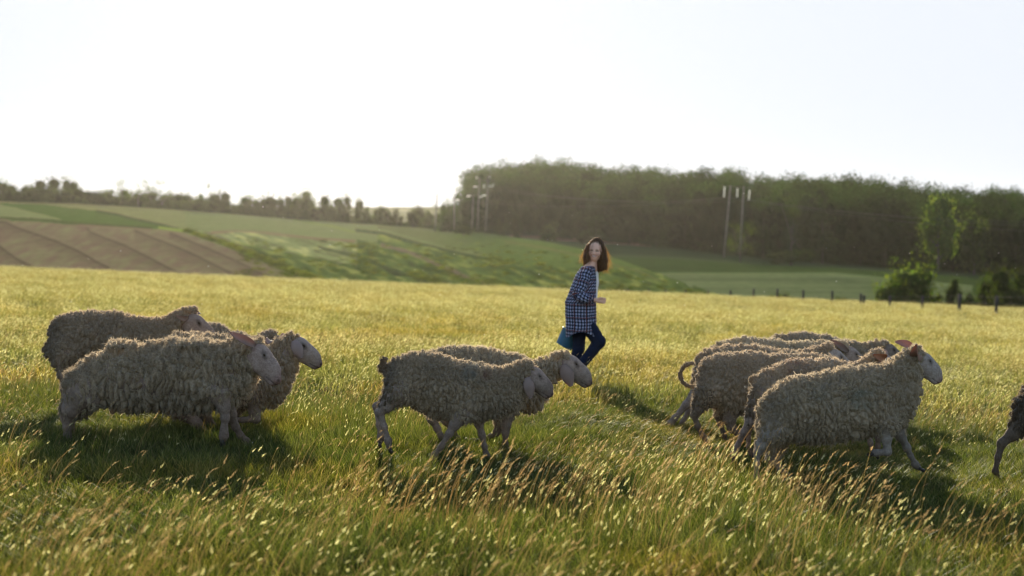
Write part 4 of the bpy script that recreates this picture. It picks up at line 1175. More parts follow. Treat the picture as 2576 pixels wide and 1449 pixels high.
# ---- centre pair
SHEEP.append(dict(Z=A2, sc=S2_, d=8.8, foot=(1000, 1350), seed=7, shag=.3, res=.0078, fres=.0058, strands=26000, rear_dirt=1.0, face=(.48, .38, .33), wool=(.40, .335, .25),
    trunk=[(480, 460, 190), (640, 510, 265), (850, 590, 285), (1100, 630, 275), (1330, 640, 240), (1450, 620, 190)],
    neck=[(1560, 520, 135), (1640, 450, 105)], fluff=[(1700, 385, 75, 50), (400, 640, 110, 130), (320, 430, 50, 70)],
    head=dict(poll=(1665, 400), nose=(1915, 640), roll=.0, ears=[dict(b=(1660, 485), t=(1705, 680), off=-.075, offt=-.11, out=(.3, -1, 0), w=.085, cup=-.4, c=(.50, .40, .36)), dict(b=(1700, 470), t=(1780, 640), off=.08, offt=.12, w=.08)]),
    tail=[(340, 430, 42), (300, 395, 32), (262, 385, 26), (235, 372, 16), (262, 385, 24), (256, 340, 18), (240, 312, 10), (256, 340, 18), (275, 305, 14), (270, 285, 8), (275, 305, 14), (305, 298, 8), (285, 360, 20), (250, 420, 14), (228, 425, 8)],
    legs=[dict(off=-.10, j=[(420, 620, 150), (300, 760, 75), (232, 820, 56), (275, 960, 38), (315, 1100, 40), (325, 1160, 38)]),
          dict(off=.10, j=[(400, 620, 130), (280, 730, 60), (200, 765, 46), (225, 940, 34), (245, 1060, 40), (235, 1110, 36)]),
          dict(off=-.10, j=[(1060, 820, 110), (960, 940, 62), (905, 1030, 48), (830, 1150, 36), (760, 1240, 38), (735, 1300, 34)]),
          dict(off=.08, j=[(1200, 820, 110), (1190, 930, 52), (1220, 1040, 42), (1245, 1150, 34), (1265, 1240, 38), (1280, 1275, 34)])],
    marks=[(1130, 420, 110, (.20, .27, .30), .6), (1260, 440, 60, (.34, .15, .13), .6)],
    label='front sheep of the centre pair, dirty rump and ragged upright dark tail'))
SHEEP.append(dict(Z=A2, sc=S2_, d=9.6, foot=(1250, 1260), seed=8, shag=.65, res=.0085, fres=.00585, strands=24000, face=(.50, .41, .36), wool=(.43, .37, .28),
    trunk=[(860, 380, 190), (1000, 430, 250), (1250, 490, 262), (1480, 530, 262), (1640, 560, 225), (1690, 560, 190)],
    neck=[(1800, 460, 130), (1880, 400, 125)], fluff=[(2030, 290, 100, 55), (1680, 700, 130, 140)],
    head=dict(poll=(2000, 290), nose=(2295, 525), roll=.0, ears=[dict(b=(2010, 360), t=(2090, 560), off=-.075, offt=-.13, out=(.2, -1, 0), w=.11, cup=-.5, c=(.46, .36, .31)), dict(b=(2040, 380), t=(2105, 545), off=.08, offt=.12, w=.09)]),
    legs=[dict(off=-.09, j=[(820, 760, 100), (740, 880, 60), (790, 980, 44), (825, 1050, 34), (830, 1090, 32)]),
          dict(off=.10, j=[(900, 760, 100), (880, 900, 55), (940, 1000, 40), (990, 1080, 32), (1000, 1110, 30)]),
          dict(off=.10, j=[(1430, 820, 110), (1400, 960, 62), (1360, 1020, 46), (1240, 1090, 34), (1150, 1105, 36), (1110, 1100, 34)]),
          dict(off=-.10, j=[(1450, 820, 110), (1450, 950, 58), (1448, 1020, 46), (1445, 1130, 34), (1470, 1200, 40), (1490, 1220, 36)])],
    label='rear sheep of the centre pair with a broad folded ear and long pale face'))
# ---- left group
SHEEP.append(dict(Z=A1, sc=S1_, d=9.1, foot=(900, 1260), seed=9, shag=1.0, res=.0078, fres=.0058, strands=34000, face=(.47, .37, .32), wool=(.42, .355, .265),
    trunk=[(590, 660, 215), (760, 690, 270), (1000, 680, 285), (1250, 670, 300), (1480, 660, 290), (1620, 640, 250)],
    neck=[(1730, 540, 190), (1800, 500, 160)], fluff=[(720, 405, 130, 45), (850, 392, 30, 45), (950, 385, 40, 22), (1340, 385, 190, 50), (1900, 370, 95, 55), (1780, 320, 80, 40), (380, 860, 130, 170), (1640, 760, 150, 160)],
    head=dict(poll=(1850, 400), nose=(2090, 690), off=(-.03, -.10), tuft=1.1, ears=[dict(b=(1865, 400), t=(1660, 290), off=-.12, offt=-.20, out=(.25, -1, .2), w=.065, cup=.5, c=(.47, .38, .34)), dict(b=(1960, 380), t=(2000, 340), off=.06, offt=.16, out=(0, -1, 0), w=.06)]),
    legs=[dict(off=-.10, j=[(400, 800, 190), (300, 930, 110), (265, 1010, 66), (268, 1090, 44), (272, 1170, 42), (270, 1210, 40)]),
          dict(off=.12, j=[(420, 820, 160), (340, 950, 90), (300, 1030, 50), (300, 1110, 38), (300, 1180, 36)]),
          dict(off=-.12, j=[(1560, 800, 130), (1600, 920, 62), (1610, 1010, 48), (1600, 1110, 40), (1600, 1160, 46), (1592, 1190, 42)]),
          dict(off=.12, j=[(1600, 860, 110), (1660, 980, 56), (1700, 1090, 42), (1740, 1160, 36), (1790, 1215, 42), (1815, 1235, 36)])],
    label='big shaggy sheep in front at the far left, ear swept back'))
SHEEP.append(dict(Z=A1, sc=S1_, d=10.0, foot=(1500, 1160), seed=10, shag=.7, res=.0085, fres=.00585, strands=22000, face=(.50, .42, .37), wool=(.40, .335, .25),
    trunk=[(1230, 480, 190), (1400, 530, 240), (1600, 580, 260), (1800, 640, 260), (1930, 690, 230)],
    neck=[(2060, 560, 155), (2110, 450, 118)], fluff=[(2230, 320, 65, 42), (1990, 770, 130, 150)],
    head=dict(poll=(2170, 345), nose=(2440, 545), off=(0, 0), ears=[dict(b=(2190, 355), t=(2250, 495), off=-.075, offt=-.12, out=(.1, -1, 0), w=.095, cup=-.4, c=(.52, .44, .42)), dict(b=(2150, 350), t=(2060, 300), off=.08, offt=.14, out=(0, -1, .2), w=.06)]),
    legs=[dict(off=-.10, j=[(1150, 800, 150), (1260, 960, 90), (1370, 1060, 60), (1430, 1130, 44), (1450, 1160, 40)]),
          dict(off=.10, j=[(1300, 850, 130), (1430, 980, 66), (1500, 1080, 44), (1530, 1150, 38), (1540, 1180, 36)]),
          dict(off=-.10, j=[(1840, 830, 120), (1860, 950, 62), (1870, 1020, 50), (1760, 1030, 32), (1680, 1035, 36), (1640, 1035, 34)]),
          dict(off=.10, j=[(1780, 830, 110), (1700, 960, 56), (1660, 1040, 40), (1650, 1120, 34), (1650, 1170, 32)])],
    label='sheep in the left group with drooping pale ear, foremost head, one foreleg folded up'))
SHEEP.append(dict(Z=A1, sc=S1_, d=11.6, foot=(1500, 1050), seed=11, shag=.4, res=.012, fres=.010, strands=9000, wool=(.38, .32, .25), face=(.3, .25, .2),
    trunk=[(1350, 400, 150), (1500, 400, 185), (1700, 480, 190), (1850, 500, 150)],
    neck=[(1930, 420, 90), (1990, 340, 75)], fluff=[(2030, 290, 80, 50), (1930, 305, 40, 25)],
    head=dict(poll=(2010, 320), nose=(2180, 500), ears=[]),
    legs=[dict(off=o, j=[(x, 600, 90), (x - 10, 760, 45), (x - 20, 860, 34), (x - 10, 940, 26), (x, 1000, 26)]) for o, x in ((-.09, 1450), (.09, 1380), (-.09, 1800), (.09, 1860))],
    label='mostly hidden sheep of the left group, only dark poll and back line showing'))
SHEEP.append(dict(Z=A1, sc=S1_, d=11.0, foot=(700, 960), seed=12, shag=.55, res=.0085, fres=.0085, strands=22000, face=(.46, .34, .27), wool=(.40, .325, .24), rear_dirt=.8,
    trunk=[(280, 300, 175), (450, 310, 205), (700, 330, 205), (950, 360, 190), (1080, 350, 165)],
    neck=[(1180, 260, 115), (1250, 205, 100)], fluff=[(1360, 90, 75, 38), (1280, 140, 90, 55), (110, 440, 50, 70), (230, 440, 110, 140)],
    head=dict(poll=(1290, 150), nose=(1550, 370), off=(-.02, -.06), tuft=1.1, ears=[dict(b=(1300, 160), t=(1205, 160), off=-.09, offt=-.16, out=(.1, -1, -.3), w=.055, cup=.5, c=(.50, .38, .32)), dict(b=(1350, 130), t=(1400, 100), off=.08, offt=.16, out=(0, -1, 0), w=.06)]),
    legs=[dict(off=-.10, j=[(260, 470, 140), (260, 640, 75), (245, 760, 50), (250, 830, 36), (260, 920, 34)]),
          dict(off=.10, j=[(300, 470, 130), (330, 640, 60), (330, 760, 40), (340, 840, 34), (350, 900, 34)]),
          dict(off=-.10, j=[(1050, 470, 110), (1060, 650, 50), (1060, 760, 40), (1060, 860, 34), (1060, 920, 34)]),
          dict(off=.10, j=[(1100, 470, 110), (1130, 650, 50), (1150, 760, 40), (1160, 860, 34), (1160, 920, 34)])],
    label='tall sheep behind at the far left, pinkish face raised above the shaggy one'))
# ---- far right
SHEEP.append(dict(Z=A8, sc=S8_, d=9.0, foot=(1400, 1370), seed=13, shag=.5, res=.009, fres=.009, strands=12000, wool=(.15, .115, .08), face=(.24, .19, .15), rear_dirt=.9,
    trunk=[(1180, 440, 210), (1400, 520, 300), (1700, 560, 310), (2100, 560, 290), (2300, 500, 220)],
    neck=[(2450, 400, 150), (2560, 300, 120)], fluff=[(1060, 700, 90, 130)],
    head=dict(poll=(2600, 250), nose=(2850, 480), ears=[dict(b=(2620, 330), t=(2650, 520), off=-.08, w=.09)]),
    legs=[dict(off=-.08, j=[(1080, 600, 190), (900, 800, 80), (790, 890, 62), (748, 1040, 42), (722, 1180, 36), (760, 1290, 34), (770, 1330, 34)]),
          dict(off=.12, j=[(1150, 650, 150), (1100, 900, 70), (1090, 1000, 50), (1100, 1140, 40), (1100, 1300, 38)]),
          dict(off=-.10, j=[(2200, 800, 120), (2250, 1000, 60), (2260, 1120, 46), (2270, 1240, 38), (2280, 1320, 36)]),
          dict(off=.10, j=[(2280, 800, 120), (2380, 980, 60), (2420, 1080, 46), (2440, 1180, 38), (2450, 1260, 36)])],
    label='dark sheep cut by the right edge, only rump and one hind leg visible'))
for s_ in SHEEP: sheep(s_)
# ------------------------------------------------------------------ the girl with the bucket
A4 = lambda x, y: ((1540 + x * .27605) * .89444, (640 + y * .27605) * .89444)
def girl():
    D = 15.5; U = .27605 * .89444 * D / F
    gx_, gy_ = A4(270, 1600)
    base = at_y(gx_, gy_, D); base[2] = ground_z(base[0], D)
    root = empty('person', base)
    def pt(x, y, off=0.0):
        q = at_y(*A4(x, y), D + off) - base; q[1] = off; return q
    def s(a, b, ra, rb, sy=1.0, k=.015): return prim_seg(pt(*a), pt(*b), ra * U, rb * U, sy, k)
    def e(c, r, M=None, k=.015): return prim_ell(pt(*c), np.array(r, float) * U, M, k)
    skin = np.array((.88, .55, .41))
    Mh = np.array(Euler((R(4), R(4), R(-14))).to_matrix())      # local x right, y away, z up; face looks to -y
    hc = np.array(pt(492, 232, -.01))
    def hp(x, y, z): return hc + Mh @ (np.array((x, y, z)) * .00108)
    def he(c, r, k=.01): return prim_ell(hp(*c), np.array(r) * .0010808, Mh, k)
    B = [he((0, 8, 22), (74, 92, 88)), he((0, -22, -28), (60, 60, 78), .03), he((0, -50, -72), (30, 26, 26), .03),
         he((0, -84, -12), (9, 13, 20), .008), he((0, -93, -24), (12, 10, 9), .006),
         he((-34, -62, -34), (24, 20, 22), .02), he((34, -62, -34), (24, 20, 22), .02),
         he((-26, -74, 16), (20, 8, 6), .012), he((26, -74, 16), (20, 8, 6), .012),
         he((0, -76, -52), (24, 10, 6), .008), he((-76, 8, -8), (9, 18, 30), .008), he((76, 8, -8), (9, 18, 30), .008)]
    for w in (-1, 1): B.append(prim_cut(hp(w * 27, -82, 3), np.array((14, 7, 6)) * .00108, Mh, .006))
    B.append(prim_cut(hp(0, -86, -48), np.array((21, 7, 2.2)) * .00108, Mh, .003))
    B += [s((480, 310, .01), (430, 420, .0), 52, 56), s((430, 430, 0), (380, 600, 0), 75, 95, 1.25, .03), s((380, 600, 0), (345, 860, 0), 95, 120, 1.15, .03)]
    # arms
    B += [s((395, 445, -.15), (300, 690, -.20), 42, 34), s((300, 690, -.20), (455, 733, -.23), 36, 24), s((455, 733, -.23), (505, 742, -.235), 24, 22)]
    B += [s((405, 445, .15), (260, 700, .22), 42, 34), s((260, 700, .22), (225, 960, .22), 34, 24)]
    # near hand: palm, four curled fingers, thumb
    B += [e((533, 744, -.238), (34, 16, 30), None, .008)]
    for i, (dz, dl) in enumerate(((-22, 30), (-8, 35), (7, 33), (21, 26))):
        a = (555, 744 + dz * 1.05, -.240 + .002 * i); b = (555 + dl, 746 + dz, -.236); c = (560 + dl * .75, 752 + dz * .9, -.212)
        B += [s(a, b, 9.5, 8, 1, .002), s(b, c, 8, 7, 1, .002)]
    B += [s((515, 728, -.25), (545, 716, -.262), 11, 9, 1, .005), s((545, 716, -.262), (572, 724, -.262), 9, 7.5, 1, .003)]
    # far hand on the bucket handle
    B += [e((222, 985, .22), (18, 30, 30), None, .008)]
    for i in range(4):
        o = .195 + .017 * i
        B += [s((222, 1000, o), (208, 1024, o), 9, 8.5, 1, .002), s((208, 1024, o), (224, 1032, o), 8.5, 7.5, 1, .002)]
    B += [s((238, 990, .19), (236, 1018, .195), 10, 8, 1, .004)]
    # legs inside the jeans
    B += [s((340, 860, -.08), (520, 1170, -.08), 62, 44), s((520, 1170, -.08), (285, 1475, -.08), 42, 26), s((340, 860, .08), (315, 1230, .07), 62, 44), s((315, 1230, .07), (205, 1560, .06), 42, 26)]
    V, Fc = surface(B, (-.35, -.36, -.05), (.45, .36, 1.75), .0045, 1)
    C = np.tile(skin, (len(V), 1)) * (1 + .05 * fbm(V, 30, 2))[:, None]
    q = (V - hc) @ Mh / .00108
    X, Y, Zq = q[:, 0], q[:, 1], q[:, 2]; fr = (Y < -45)
    def tint(mask, col, amt):
        k = (np.clip(mask, 0, 1) * fr * amt)[:, None]; C[:] = C * (1 - k) + np.array(col) * k
    for w in (-1, 1):
        tint(1.3 - np.hypot((X - w * 27) / 17, (Zq - 18) / 3.6), (.10, .06, .04), .8)     # brow
        tint(1.4 - np.hypot((X - w * 27) / 17, (Zq - 3) / 6.5), (.05, .03, .025), .9)    # lashes
        tint(1.2 - np.hypot((X - w * 38) / 20, (Zq + 32) / 18), (.60, .22, .18), .5)      # cheeks
    zz = Zq + 50 - (X / 25) ** 2 * 5
    tint(1.4 - np.hypot(X / 30, zz / 10), (.42, .11, .10), .95)
    tint(1.3 - np.hypot(X / 22, zz / 4.4), (.85, .82, .78), .95)
    tint(1.1 - np.hypot(X / 9, (Zq + 31) / 4), (.30, .14, .10), .5)
    link('body', new_mesh('body', V, Fc, [solid_mat('girl_skin', (1, 1, 1), rough=.5, attr=True)], True, np.clip(C, .01, .9)), root)
    # jeans
    J = [s((345, 850, 0), (345, 930, 0), 118, 112, 1.25, .03), s((345, 900, -.075), (525, 1165, -.085), 88, 66, 1, .03), s((525, 1165, -.085), (290, 1470, -.08), 64, 44, 1, .02),
         s((335, 900, .075), (316, 1230, .07), 86, 62, 1, .03), s((316, 1230, .07), (208, 1550, .06), 60, 44, 1, .02)]
    V, Fc = surface(J, (-.35, -.32, -.05), (.45, .32, 1.2), .006, 1)
    Nn = normals(V, Fc); V = V + Nn * (.006 * fbm(V * (1, 1, .6), 18, 3, 2) + .003 * vnoise(V * (1, 1, 3), 22, 5))[:, None]
    C = np.tile(np.array((.009, .016, .042)), (len(V), 1)) * (1 + .4 * fbm(V, 9, 3, 3))[:, None]
    link('jeans', new_mesh('jeans', V, Fc, [solid_mat('denim', (1, 1, 1), rough=.9, attr=True, noise=[(300, (.7, .7, .75), .4, .6)])], True, np.clip(C, .003, 1)), root)
    # shoes
    M_shoe = solid_mat('white_canvas', (.70, .68, .65), rough=.7, noise=[(30, (.8, .78, .74), .4, .6)])
    for (a, b, c) in (((205, 1560, .06), (190, 1590, .06), (290, 1602, .055)), ((285, 1470, -.08), (255, 1480, -.08), (225, 1580, -.08))):
        S_ = [s(a, b, 34, 32), s(b, c, 34, 28, 1.2), s(c, (c[0] + 18, c[1] + 6, c[2]), 28, 20, 1.3)]
        V, Fc = surface(S_, np.minimum.reduce([pt(*a), pt(*b), pt(*c)]) - .09, np.maximum.reduce([pt(*a), pt(*b), pt(*c)]) + .09, .006, 1)
        link('shoe', new_mesh('shoe', V, Fc, [M_shoe]), root)
    # white tee
    T = [s((462, 480, 0), (452, 560, 0), 58, 66, 1.2, .02), s((452, 560, 0), (446, 720, 0), 66, 60, 1.2, .02)]
    V, Fc = surface(T, (-.1, -.2, .8), (.4, .2, 1.4), .008, 1)
    link('white_top', new_mesh('white_top', V, Fc, [solid_mat('white_cotton', (.78, .78, .80), rough=.9)]), root)
    # plaid shirt: lofted torso, sleeves, collar, cuffs
    m, nt, N, L = new_mat('plaid_flannel')
    uv = N.new('ShaderNodeUVMap'); uv.uv_map = 'cloth'
    sx = N.new('ShaderNodeSeparateXYZ'); L.new(uv.outputs[0], sx.inputs[0])
    def band(sock, per, ph, half, soft):
        a = N.new('ShaderNodeMath'); a.operation = 'MULTIPLY_ADD'; L.new(sock, a.inputs[0]); a.inputs[1].default_value = 1 / per; a.inputs[2].default_value = ph
        f = N.new('ShaderNodeMath'); f.operation = 'FRACT'; L.new(a.outputs[0], f.inputs[0])
        d = N.new('ShaderNodeMath'); d.operation = 'SUBTRACT'; L.new(f.outputs[0], d.inputs[0]); d.inputs[1].default_value = .5
        ab = N.new('ShaderNodeMath'); ab.operation = 'ABSOLUTE'; L.new(d.outputs[0], ab.inputs[0])
        r = N.new('ShaderNodeMapRange'); r.inputs[1].default_value = half - soft; r.inputs[2].default_value = half + soft; r.inputs[3].default_value = 1; r.inputs[4].default_value = 0
        L.new(ab.outputs[0], r.inputs[0]); return r.outputs[0]
    per = .035
    bu, bv = band(sx.outputs[0], per, 0, .27, .03), band(sx.outputs[1], per, .2, .27, .03)
    c = mix_rgb(N, L, (.020, .021, .032), (.10, .12, .19), bu)
    c = mix_rgb(N, L, c, mix_rgb(N, L, c, (4.4, 4.2, 3.9), 1.0, 'MULTIPLY'), bv)
    c = mix_rgb(N, L, c, (.16, .06, .05), (lambda q: q)(band(sx.outputs[0], per * 4, .33, .03, .006)))
    c = mix_rgb(N, L, c, (.16, .06, .05), band(sx.outputs[1], per * 4, .4, .03, .006))
    p = N.new('ShaderNodeBsdfPrincipled'); p.inputs['Roughness'].default_value = .95; p.inputs['Specular IOR Level'].default_value = .1; L.new(c, p.inputs['Base Color'])
    t = N.new('ShaderNodeBsdfTranslucent'); L.new(c, t.inputs['Color']); mx = N.new('ShaderNodeMixShader'); mx.inputs[0].default_value = .25
    L.new(p.outputs[0], mx.inputs[1]); L.new(t.outputs[0], mx.inputs[2])
    o = N.new('ShaderNodeOutputMaterial'); L.new(mx.outputs[0], o.inputs['Surface'])
    VV = []; FF = []; UV = []; nb = 0
    def loft(rings, closed=True, n=72, ph=0.0, fold=.006, hem=None, vo=0.0):
        """rings: (centre, ax, ay, vdist); axes are vectors"""
        nonlocal nb
        V = []; uvs = []
        for i, (c, a, b, vd) in enumerate(rings):
            for k in range(n + 1):
                t = 2 * math.pi * k / n
                f = 1 + fold / .15 * (math.sin(t * 5 + i * .18) * .5 + math.sin(t * 9 + 1 + i * .11) * .35) * min(1, i / len(rings) * 1.6)
                q = c + (a * math.cos(t) + b * math.sin(t)) * f
                if hem and i >= len(rings) - 4: q = q + np.array((0, 0, hem(t))) * (i - len(rings) + 5) / 4
                V.append(q); uvs.append((ph + t * np.linalg.norm(a) * 1.02, vd + vo - (hem(t) * (i - len(rings) + 5) / 4 if hem and i >= len(rings) - 4 else 0)))
        V = np.array(V); V = V + (fold * .8) * np.stack([fbm(V, 14, 2, 6 + j) for j in range(3)], 1)
        w = n + 1
        for i in range(len(rings) - 1):
            for k in range(n): FF.append((nb + i * w + k, nb + i * w + k + 1, nb + (i + 1) * w + k + 1, nb + (i + 1) * w + k))
        VV.append(V); UV.extend(uvs); nb += len(V)
    ex, ey = np.array((1., 0, 0)), np.array((0, 1., 0))
    prof = [(430, 385, 50, 70), (425, 398, 62, 110), (412, 415, 78, 155), (402, 440, 90, 172), (392, 480, 104, 178), (385, 520, 116, 180), (372, 580, 128, 180), (362, 640, 136, 180), (348, 700, 146, 182), (338, 760, 158, 186),
            (337, 830, 158, 190), (337, 900, 158, 194), (338, 960, 157, 198), (340, 1010, 158, 200), (345, 1040, 160, 202), (348, 1062, 161, 203), (350, 1080, 162, 204)]
    rings = []; vd = 0; prev = None
    yy = np.linspace(prof[0][1], prof[-1][1], 60); PA = np.array(prof, float)
    for y in yy:
        cx, ra, rb = [np.interp(y, PA[:, 1], PA[:, j]) for j in (0, 2, 3)]
        c = pt(cx, y, 0)
        if prev is not None: vd += np.linalg.norm(c - prev)
        prev = c; rings.append((c, ex * ra * U, ey * rb * U, vd))
    loft(rings, hem=lambda t: -.045 * math.cos(t * 2) - .012 * math.cos(t) - .012)
    def sleeve(pts, rad, ph, n=32):
        P = [pt(*q) for q in pts]; M_ = 26; T = np.linspace(0, len(P) - 1, M_); rs = []; vd = 0; prev = None
        Pa = np.array(P)
        C_ = np.stack([np.interp(T, range(len(P)), Pa[:, j]) for j in range(3)], 1)
        for _ in range(2): C_[1:-1] = (C_[:-2] + C_[1:-1] * 2 + C_[2:]) / 4
        rr = np.interp(T, range(len(P)), rad) * U
        for i in range(M_):
            a = C_[min(i + 1, M_ - 1)] - C_[max(i - 1, 0)]; a = unit(a); u_ = unit(np.cross(a, ey)); w_ = np.cross(a, u_)
            if prev is not None: vd += np.linalg.norm(C_[i] - prev)
            prev = C_[i]; rs.append((C_[i], u_ * rr[i] * (1 + .06 * math.sin(i * 1.7)), w_ * rr[i] * (1 + .06 * math.sin(i * 1.3)), vd))
        loft(rs, n=n, ph=ph, fold=.009)
    sleeve([(398, 425, -.135), (360, 560, -.19), (305, 690, -.215), (385, 722, -.235), (452, 733, -.24)], [62, 60, 60, 52, 42], .01)
    sleeve([(446, 722, -.24), (456, 736, -.24), (470, 738, -.24)], [46, 44, 42], .02, 20)
    sleeve([(405, 425, .135), (330, 560, .19), (262, 700, .22), (240, 830, .22), (228, 930, .22)], [62, 60, 56, 48, 40], .01)
    me = new_mesh('shirt', np.concatenate(VV), FF, [m])
    ul = me.uv_layers.new(name='cloth'); lv = np.empty(len(me.loops), np.int32); me.loops.foreach_get('vertex_index', lv)
    ul.data.foreach_set('uv', np.array(UV, np.float32)[lv].ravel())
    link('shirt', me, root)
    # hair: a closed mass plus many fine strands
    Hs = [prim_ell(hp(0, 22, 34), np.array((80, 90, 90)) * .00108, Mh, .02), prim_ell(hp(0, 40, -20), np.array((76, 62, 96)) * .00108, Mh, .03),
          prim_cut(hp(2, -62, -28), np.array((70, 68, 96)) * .00108, Mh, .015)]
    Hs += [s((415, 200, .0), (392, 300, -.01), 30, 34, 1, .02), s((402, 300, -.02), (388, 370, -.01), 36, 26, 1, .03), s((574, 220, -.01), (584, 330, -.02), 22, 28, 1, .02), s((580, 330, -.03), (590, 410, -.03), 32, 22, 1, .03),
           s((500, 300, .06), (510, 400, .05), 90, 60, 1, .03), s((545, 330, -.02), (550, 420, -.02), 40, 26, 1, .02)]
    V, Fc = surface(Hs, hc - .28, hc + .22, .005, 1)
    Nn = normals(V, Fc); V = V + Nn * (.006 * np.sin(V[:, 0] * 260 + 3 * fbm(V, 12, 2)) )[:, None]
    hairc = np.array((.085, .050, .023))
    C = np.tile(hairc, (len(V), 1)) * (1 + .35 * fbm(V * (1, 1, .2), 60, 2))[:, None]
    g = np.random.default_rng(8); Vs = [V]; Cs = [C]; Fs = [Fc]; nb2 = len(V)
    ns = 2600; S_V = []; S_F = []; S_C = []; n0 = nb2
    ends = [(330, 365), (350, 380), (385, 380), (560, 440), (600, 450), (640, 420), (620, 440)]
    for i in range(ns):
        th = g.uniform(0, 6.28); el_ = g.uniform(.15, 1.5)
        st = hp(81 * math.cos(th) * math.cos(el_), 22 + 96 * math.sin(th) * math.cos(el_), 34 + 94 * math.sin(el_))
        loc = Mh.T @ (st - hc)
        if loc[1] < -.045 and loc[2] < .075: continue
        right = loc[0] > -.01
        ex_, ey_ = (g.normal(572, 26), g.normal(405, 30)) if right else (g.normal(402, 20), g.normal(352, 24))
        if g.random() < .09: ex_, ey_ = (g.uniform(590, 665), g.uniform(280, 430)) if right else (g.uniform(315, 360), g.uniform(300, 380))
        en = pt(ex_, ey_, g.normal(.0, .05))
        mid = (st + en) / 2 + np.array((.004 if right else -.002, loc[1] * .4, .015)) + g.normal(0, .008, 3)
        k = 9; w = g.uniform(.0008, .0017) 
        cc = hairc * g.uniform(.7, 2.0) * (1, 1, 1)
        tw = g.uniform(0, 6.28); amp = g.uniform(.004, .016)
        for j in range(k):
            t = j / (k - 1); q = st * (1 - t) ** 2 + mid * 2 * t * (1 - t) + en * t * t
            q = q + np.array((math.cos(tw + t * 9), .4 * math.sin(tw + t * 7), .5 * math.sin(tw + t * 8))) * amp * t * t
            sd = np.array((math.cos(tw), math.sin(tw), 0)) * w * (1 - .6 * t)
            S_V += [q - sd, q + sd]; S_C += [cc * (1 + .5 * t)] * 2
        for j in range(k - 1): S_F.append((n0 + 2 * j, n0 + 2 * j + 1, n0 + 2 * j + 3, n0 + 2 * j + 2))
        n0 += 2 * k
    V = np.concatenate([V, np.array(S_V)]); C = np.concatenate([C, np.array(S_C)]); Fc = np.concatenate([Fc, np.array(S_F)])
    M_hair = leaf_mat('brown_hair', trans=.45, var=(1, 1), rough=.35, trans_tint=(3.3, 2.8, 1.5), spec=.6)
    link('hair', new_mesh('hair', V, Fc, [M_hair], True, np.clip(C, .002, .5)), root)
    setp(root, 'laughing girl with long brown hair in a checked shirt and jeans, looking sideways while running', 'girl')
    # bucket
    top = pt(250, 1062, .22); bot = pt(163, 1212, .22); ax = unit(bot - top); Ln = np.linalg.norm(bot - top)
    u_ = unit(np.cross(ax, ey)); w_ = np.cross(ax, u_)
    b0 = empty('bucket', tuple(base + top))
    mb = MB(); n = 40; prof = [(0, 104), (.02, 112), (.05, 112), (.06, 105), (.5, 98), (.97, 88), (1.0, 86), (1.0, 78), (.965, 74), (.965, 0.5)]
    V = [ax * Ln * t * 1.0 + (u_ * math.cos(a) + w_ * math.sin(a)) * r * U for t, r in prof for a in np.linspace(0, 2 * math.pi, n, endpoint=False)]
    inner = [(0, 102), (.5, 95), (.93, 84), (.95, .5)]
    V += [ax * Ln * t + (u_ * math.cos(a) + w_ * math.sin(a)) * r * U for t, r in inner for a in np.linspace(0, 2 * math.pi, n, endpoint=False)]
    Fb = []
    for st_, ln in ((0, len(prof)), (len(prof), len(inner))):
        for i in range(st_, st_ + ln - 1):
            for k in range(n): Fb.append((i * n + k, i * n + (k + 1) % n, (i + 1) * n + (k + 1) % n, (i + 1) * n + k))
    mb.add(V, Fb)
    link('pail', mb.mesh('pail', [solid_mat('teal_plastic', (.06, .20, .32), rough=.45, trans=.25, noise=[(12, (.8, .85, .9), .4, .6)])]), b0)
    mb = MB(); hp_ = pt(214, 1022, .22) - top
    arc = [u_ * 108 * U * math.cos(a) * 0 + w_ * 108 * U * math.cos(a) + (hp_) * math.sin(a) for a in np.linspace(0, math.pi, 17)]
    mb.tube(arc, .003, 6); link('handle', mb.mesh('handle', [M_iron]), b0)
    setp(b0, 'blue-green plastic bucket swinging behind the running girl, held in her far hand', 'bucket')
girl()
# ------------------------------------------------------------------ grass
M_blade = leaf_mat('grass_blades', trans=.48, var=(.55, 1.4), rough=.5, trans_tint=(1.15, 1.2, .5),
                   patch=[(.5, (1.75, 1.3, .95), .8, .50, .62), (2.2, (.6, .75, .7), .7, .5, .7)])
M_seed = leaf_mat('grass_seed', trans=.55, var=(.7, 1.3), rough=.8, trans_tint=(1.14, 1.12, .72),
                  patch=[(.6, (.95, .78, .66), .6, .48, .6)])

def blades(g, n, rad, h, w, cols, lean=.35, segs=3, bias=(0, 0)):
    V = []; Fc = []; C = []; b = 0
    for i in range(n):
        a = g.uniform(0, 6.28); r = rad * math.sqrt(g.random())
        p = np.array((r * math.cos(a), r * math.sin(a), -.01)); H = h * g.uniform(.5, 1.2); ww = w * g.uniform(.7, 1.3)
        a2 = g.uniform(0, 6.28); ln = lean * g.uniform(.2, 1.3); dr = np.array((math.cos(a2) * ln + bias[0], math.sin(a2) * ln + bias[1]))
        a3 = g.uniform(0, 3.14); side = np.array((math.cos(a3), math.sin(a3), 0))
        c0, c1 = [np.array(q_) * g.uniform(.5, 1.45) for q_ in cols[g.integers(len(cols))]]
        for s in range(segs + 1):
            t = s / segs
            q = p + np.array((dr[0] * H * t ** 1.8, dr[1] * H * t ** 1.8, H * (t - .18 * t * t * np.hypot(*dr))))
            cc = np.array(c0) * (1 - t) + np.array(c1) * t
            if s < segs:
                V += [q - side * ww * (1 - t * .75), q + side * ww * (1 - t * .75)]; C += [cc, cc]
            else: V += [q]; C += [cc]
        for s in range(segs - 1): Fc.append((b + 2 * s, b + 2 * s + 1, b + 2 * s + 3, b + 2 * s + 2))
        Fc.append((b + 2 * segs - 2, b + 2 * segs - 1, b + 2 * segs)); b += 2 * segs + 1
    return V, Fc, C

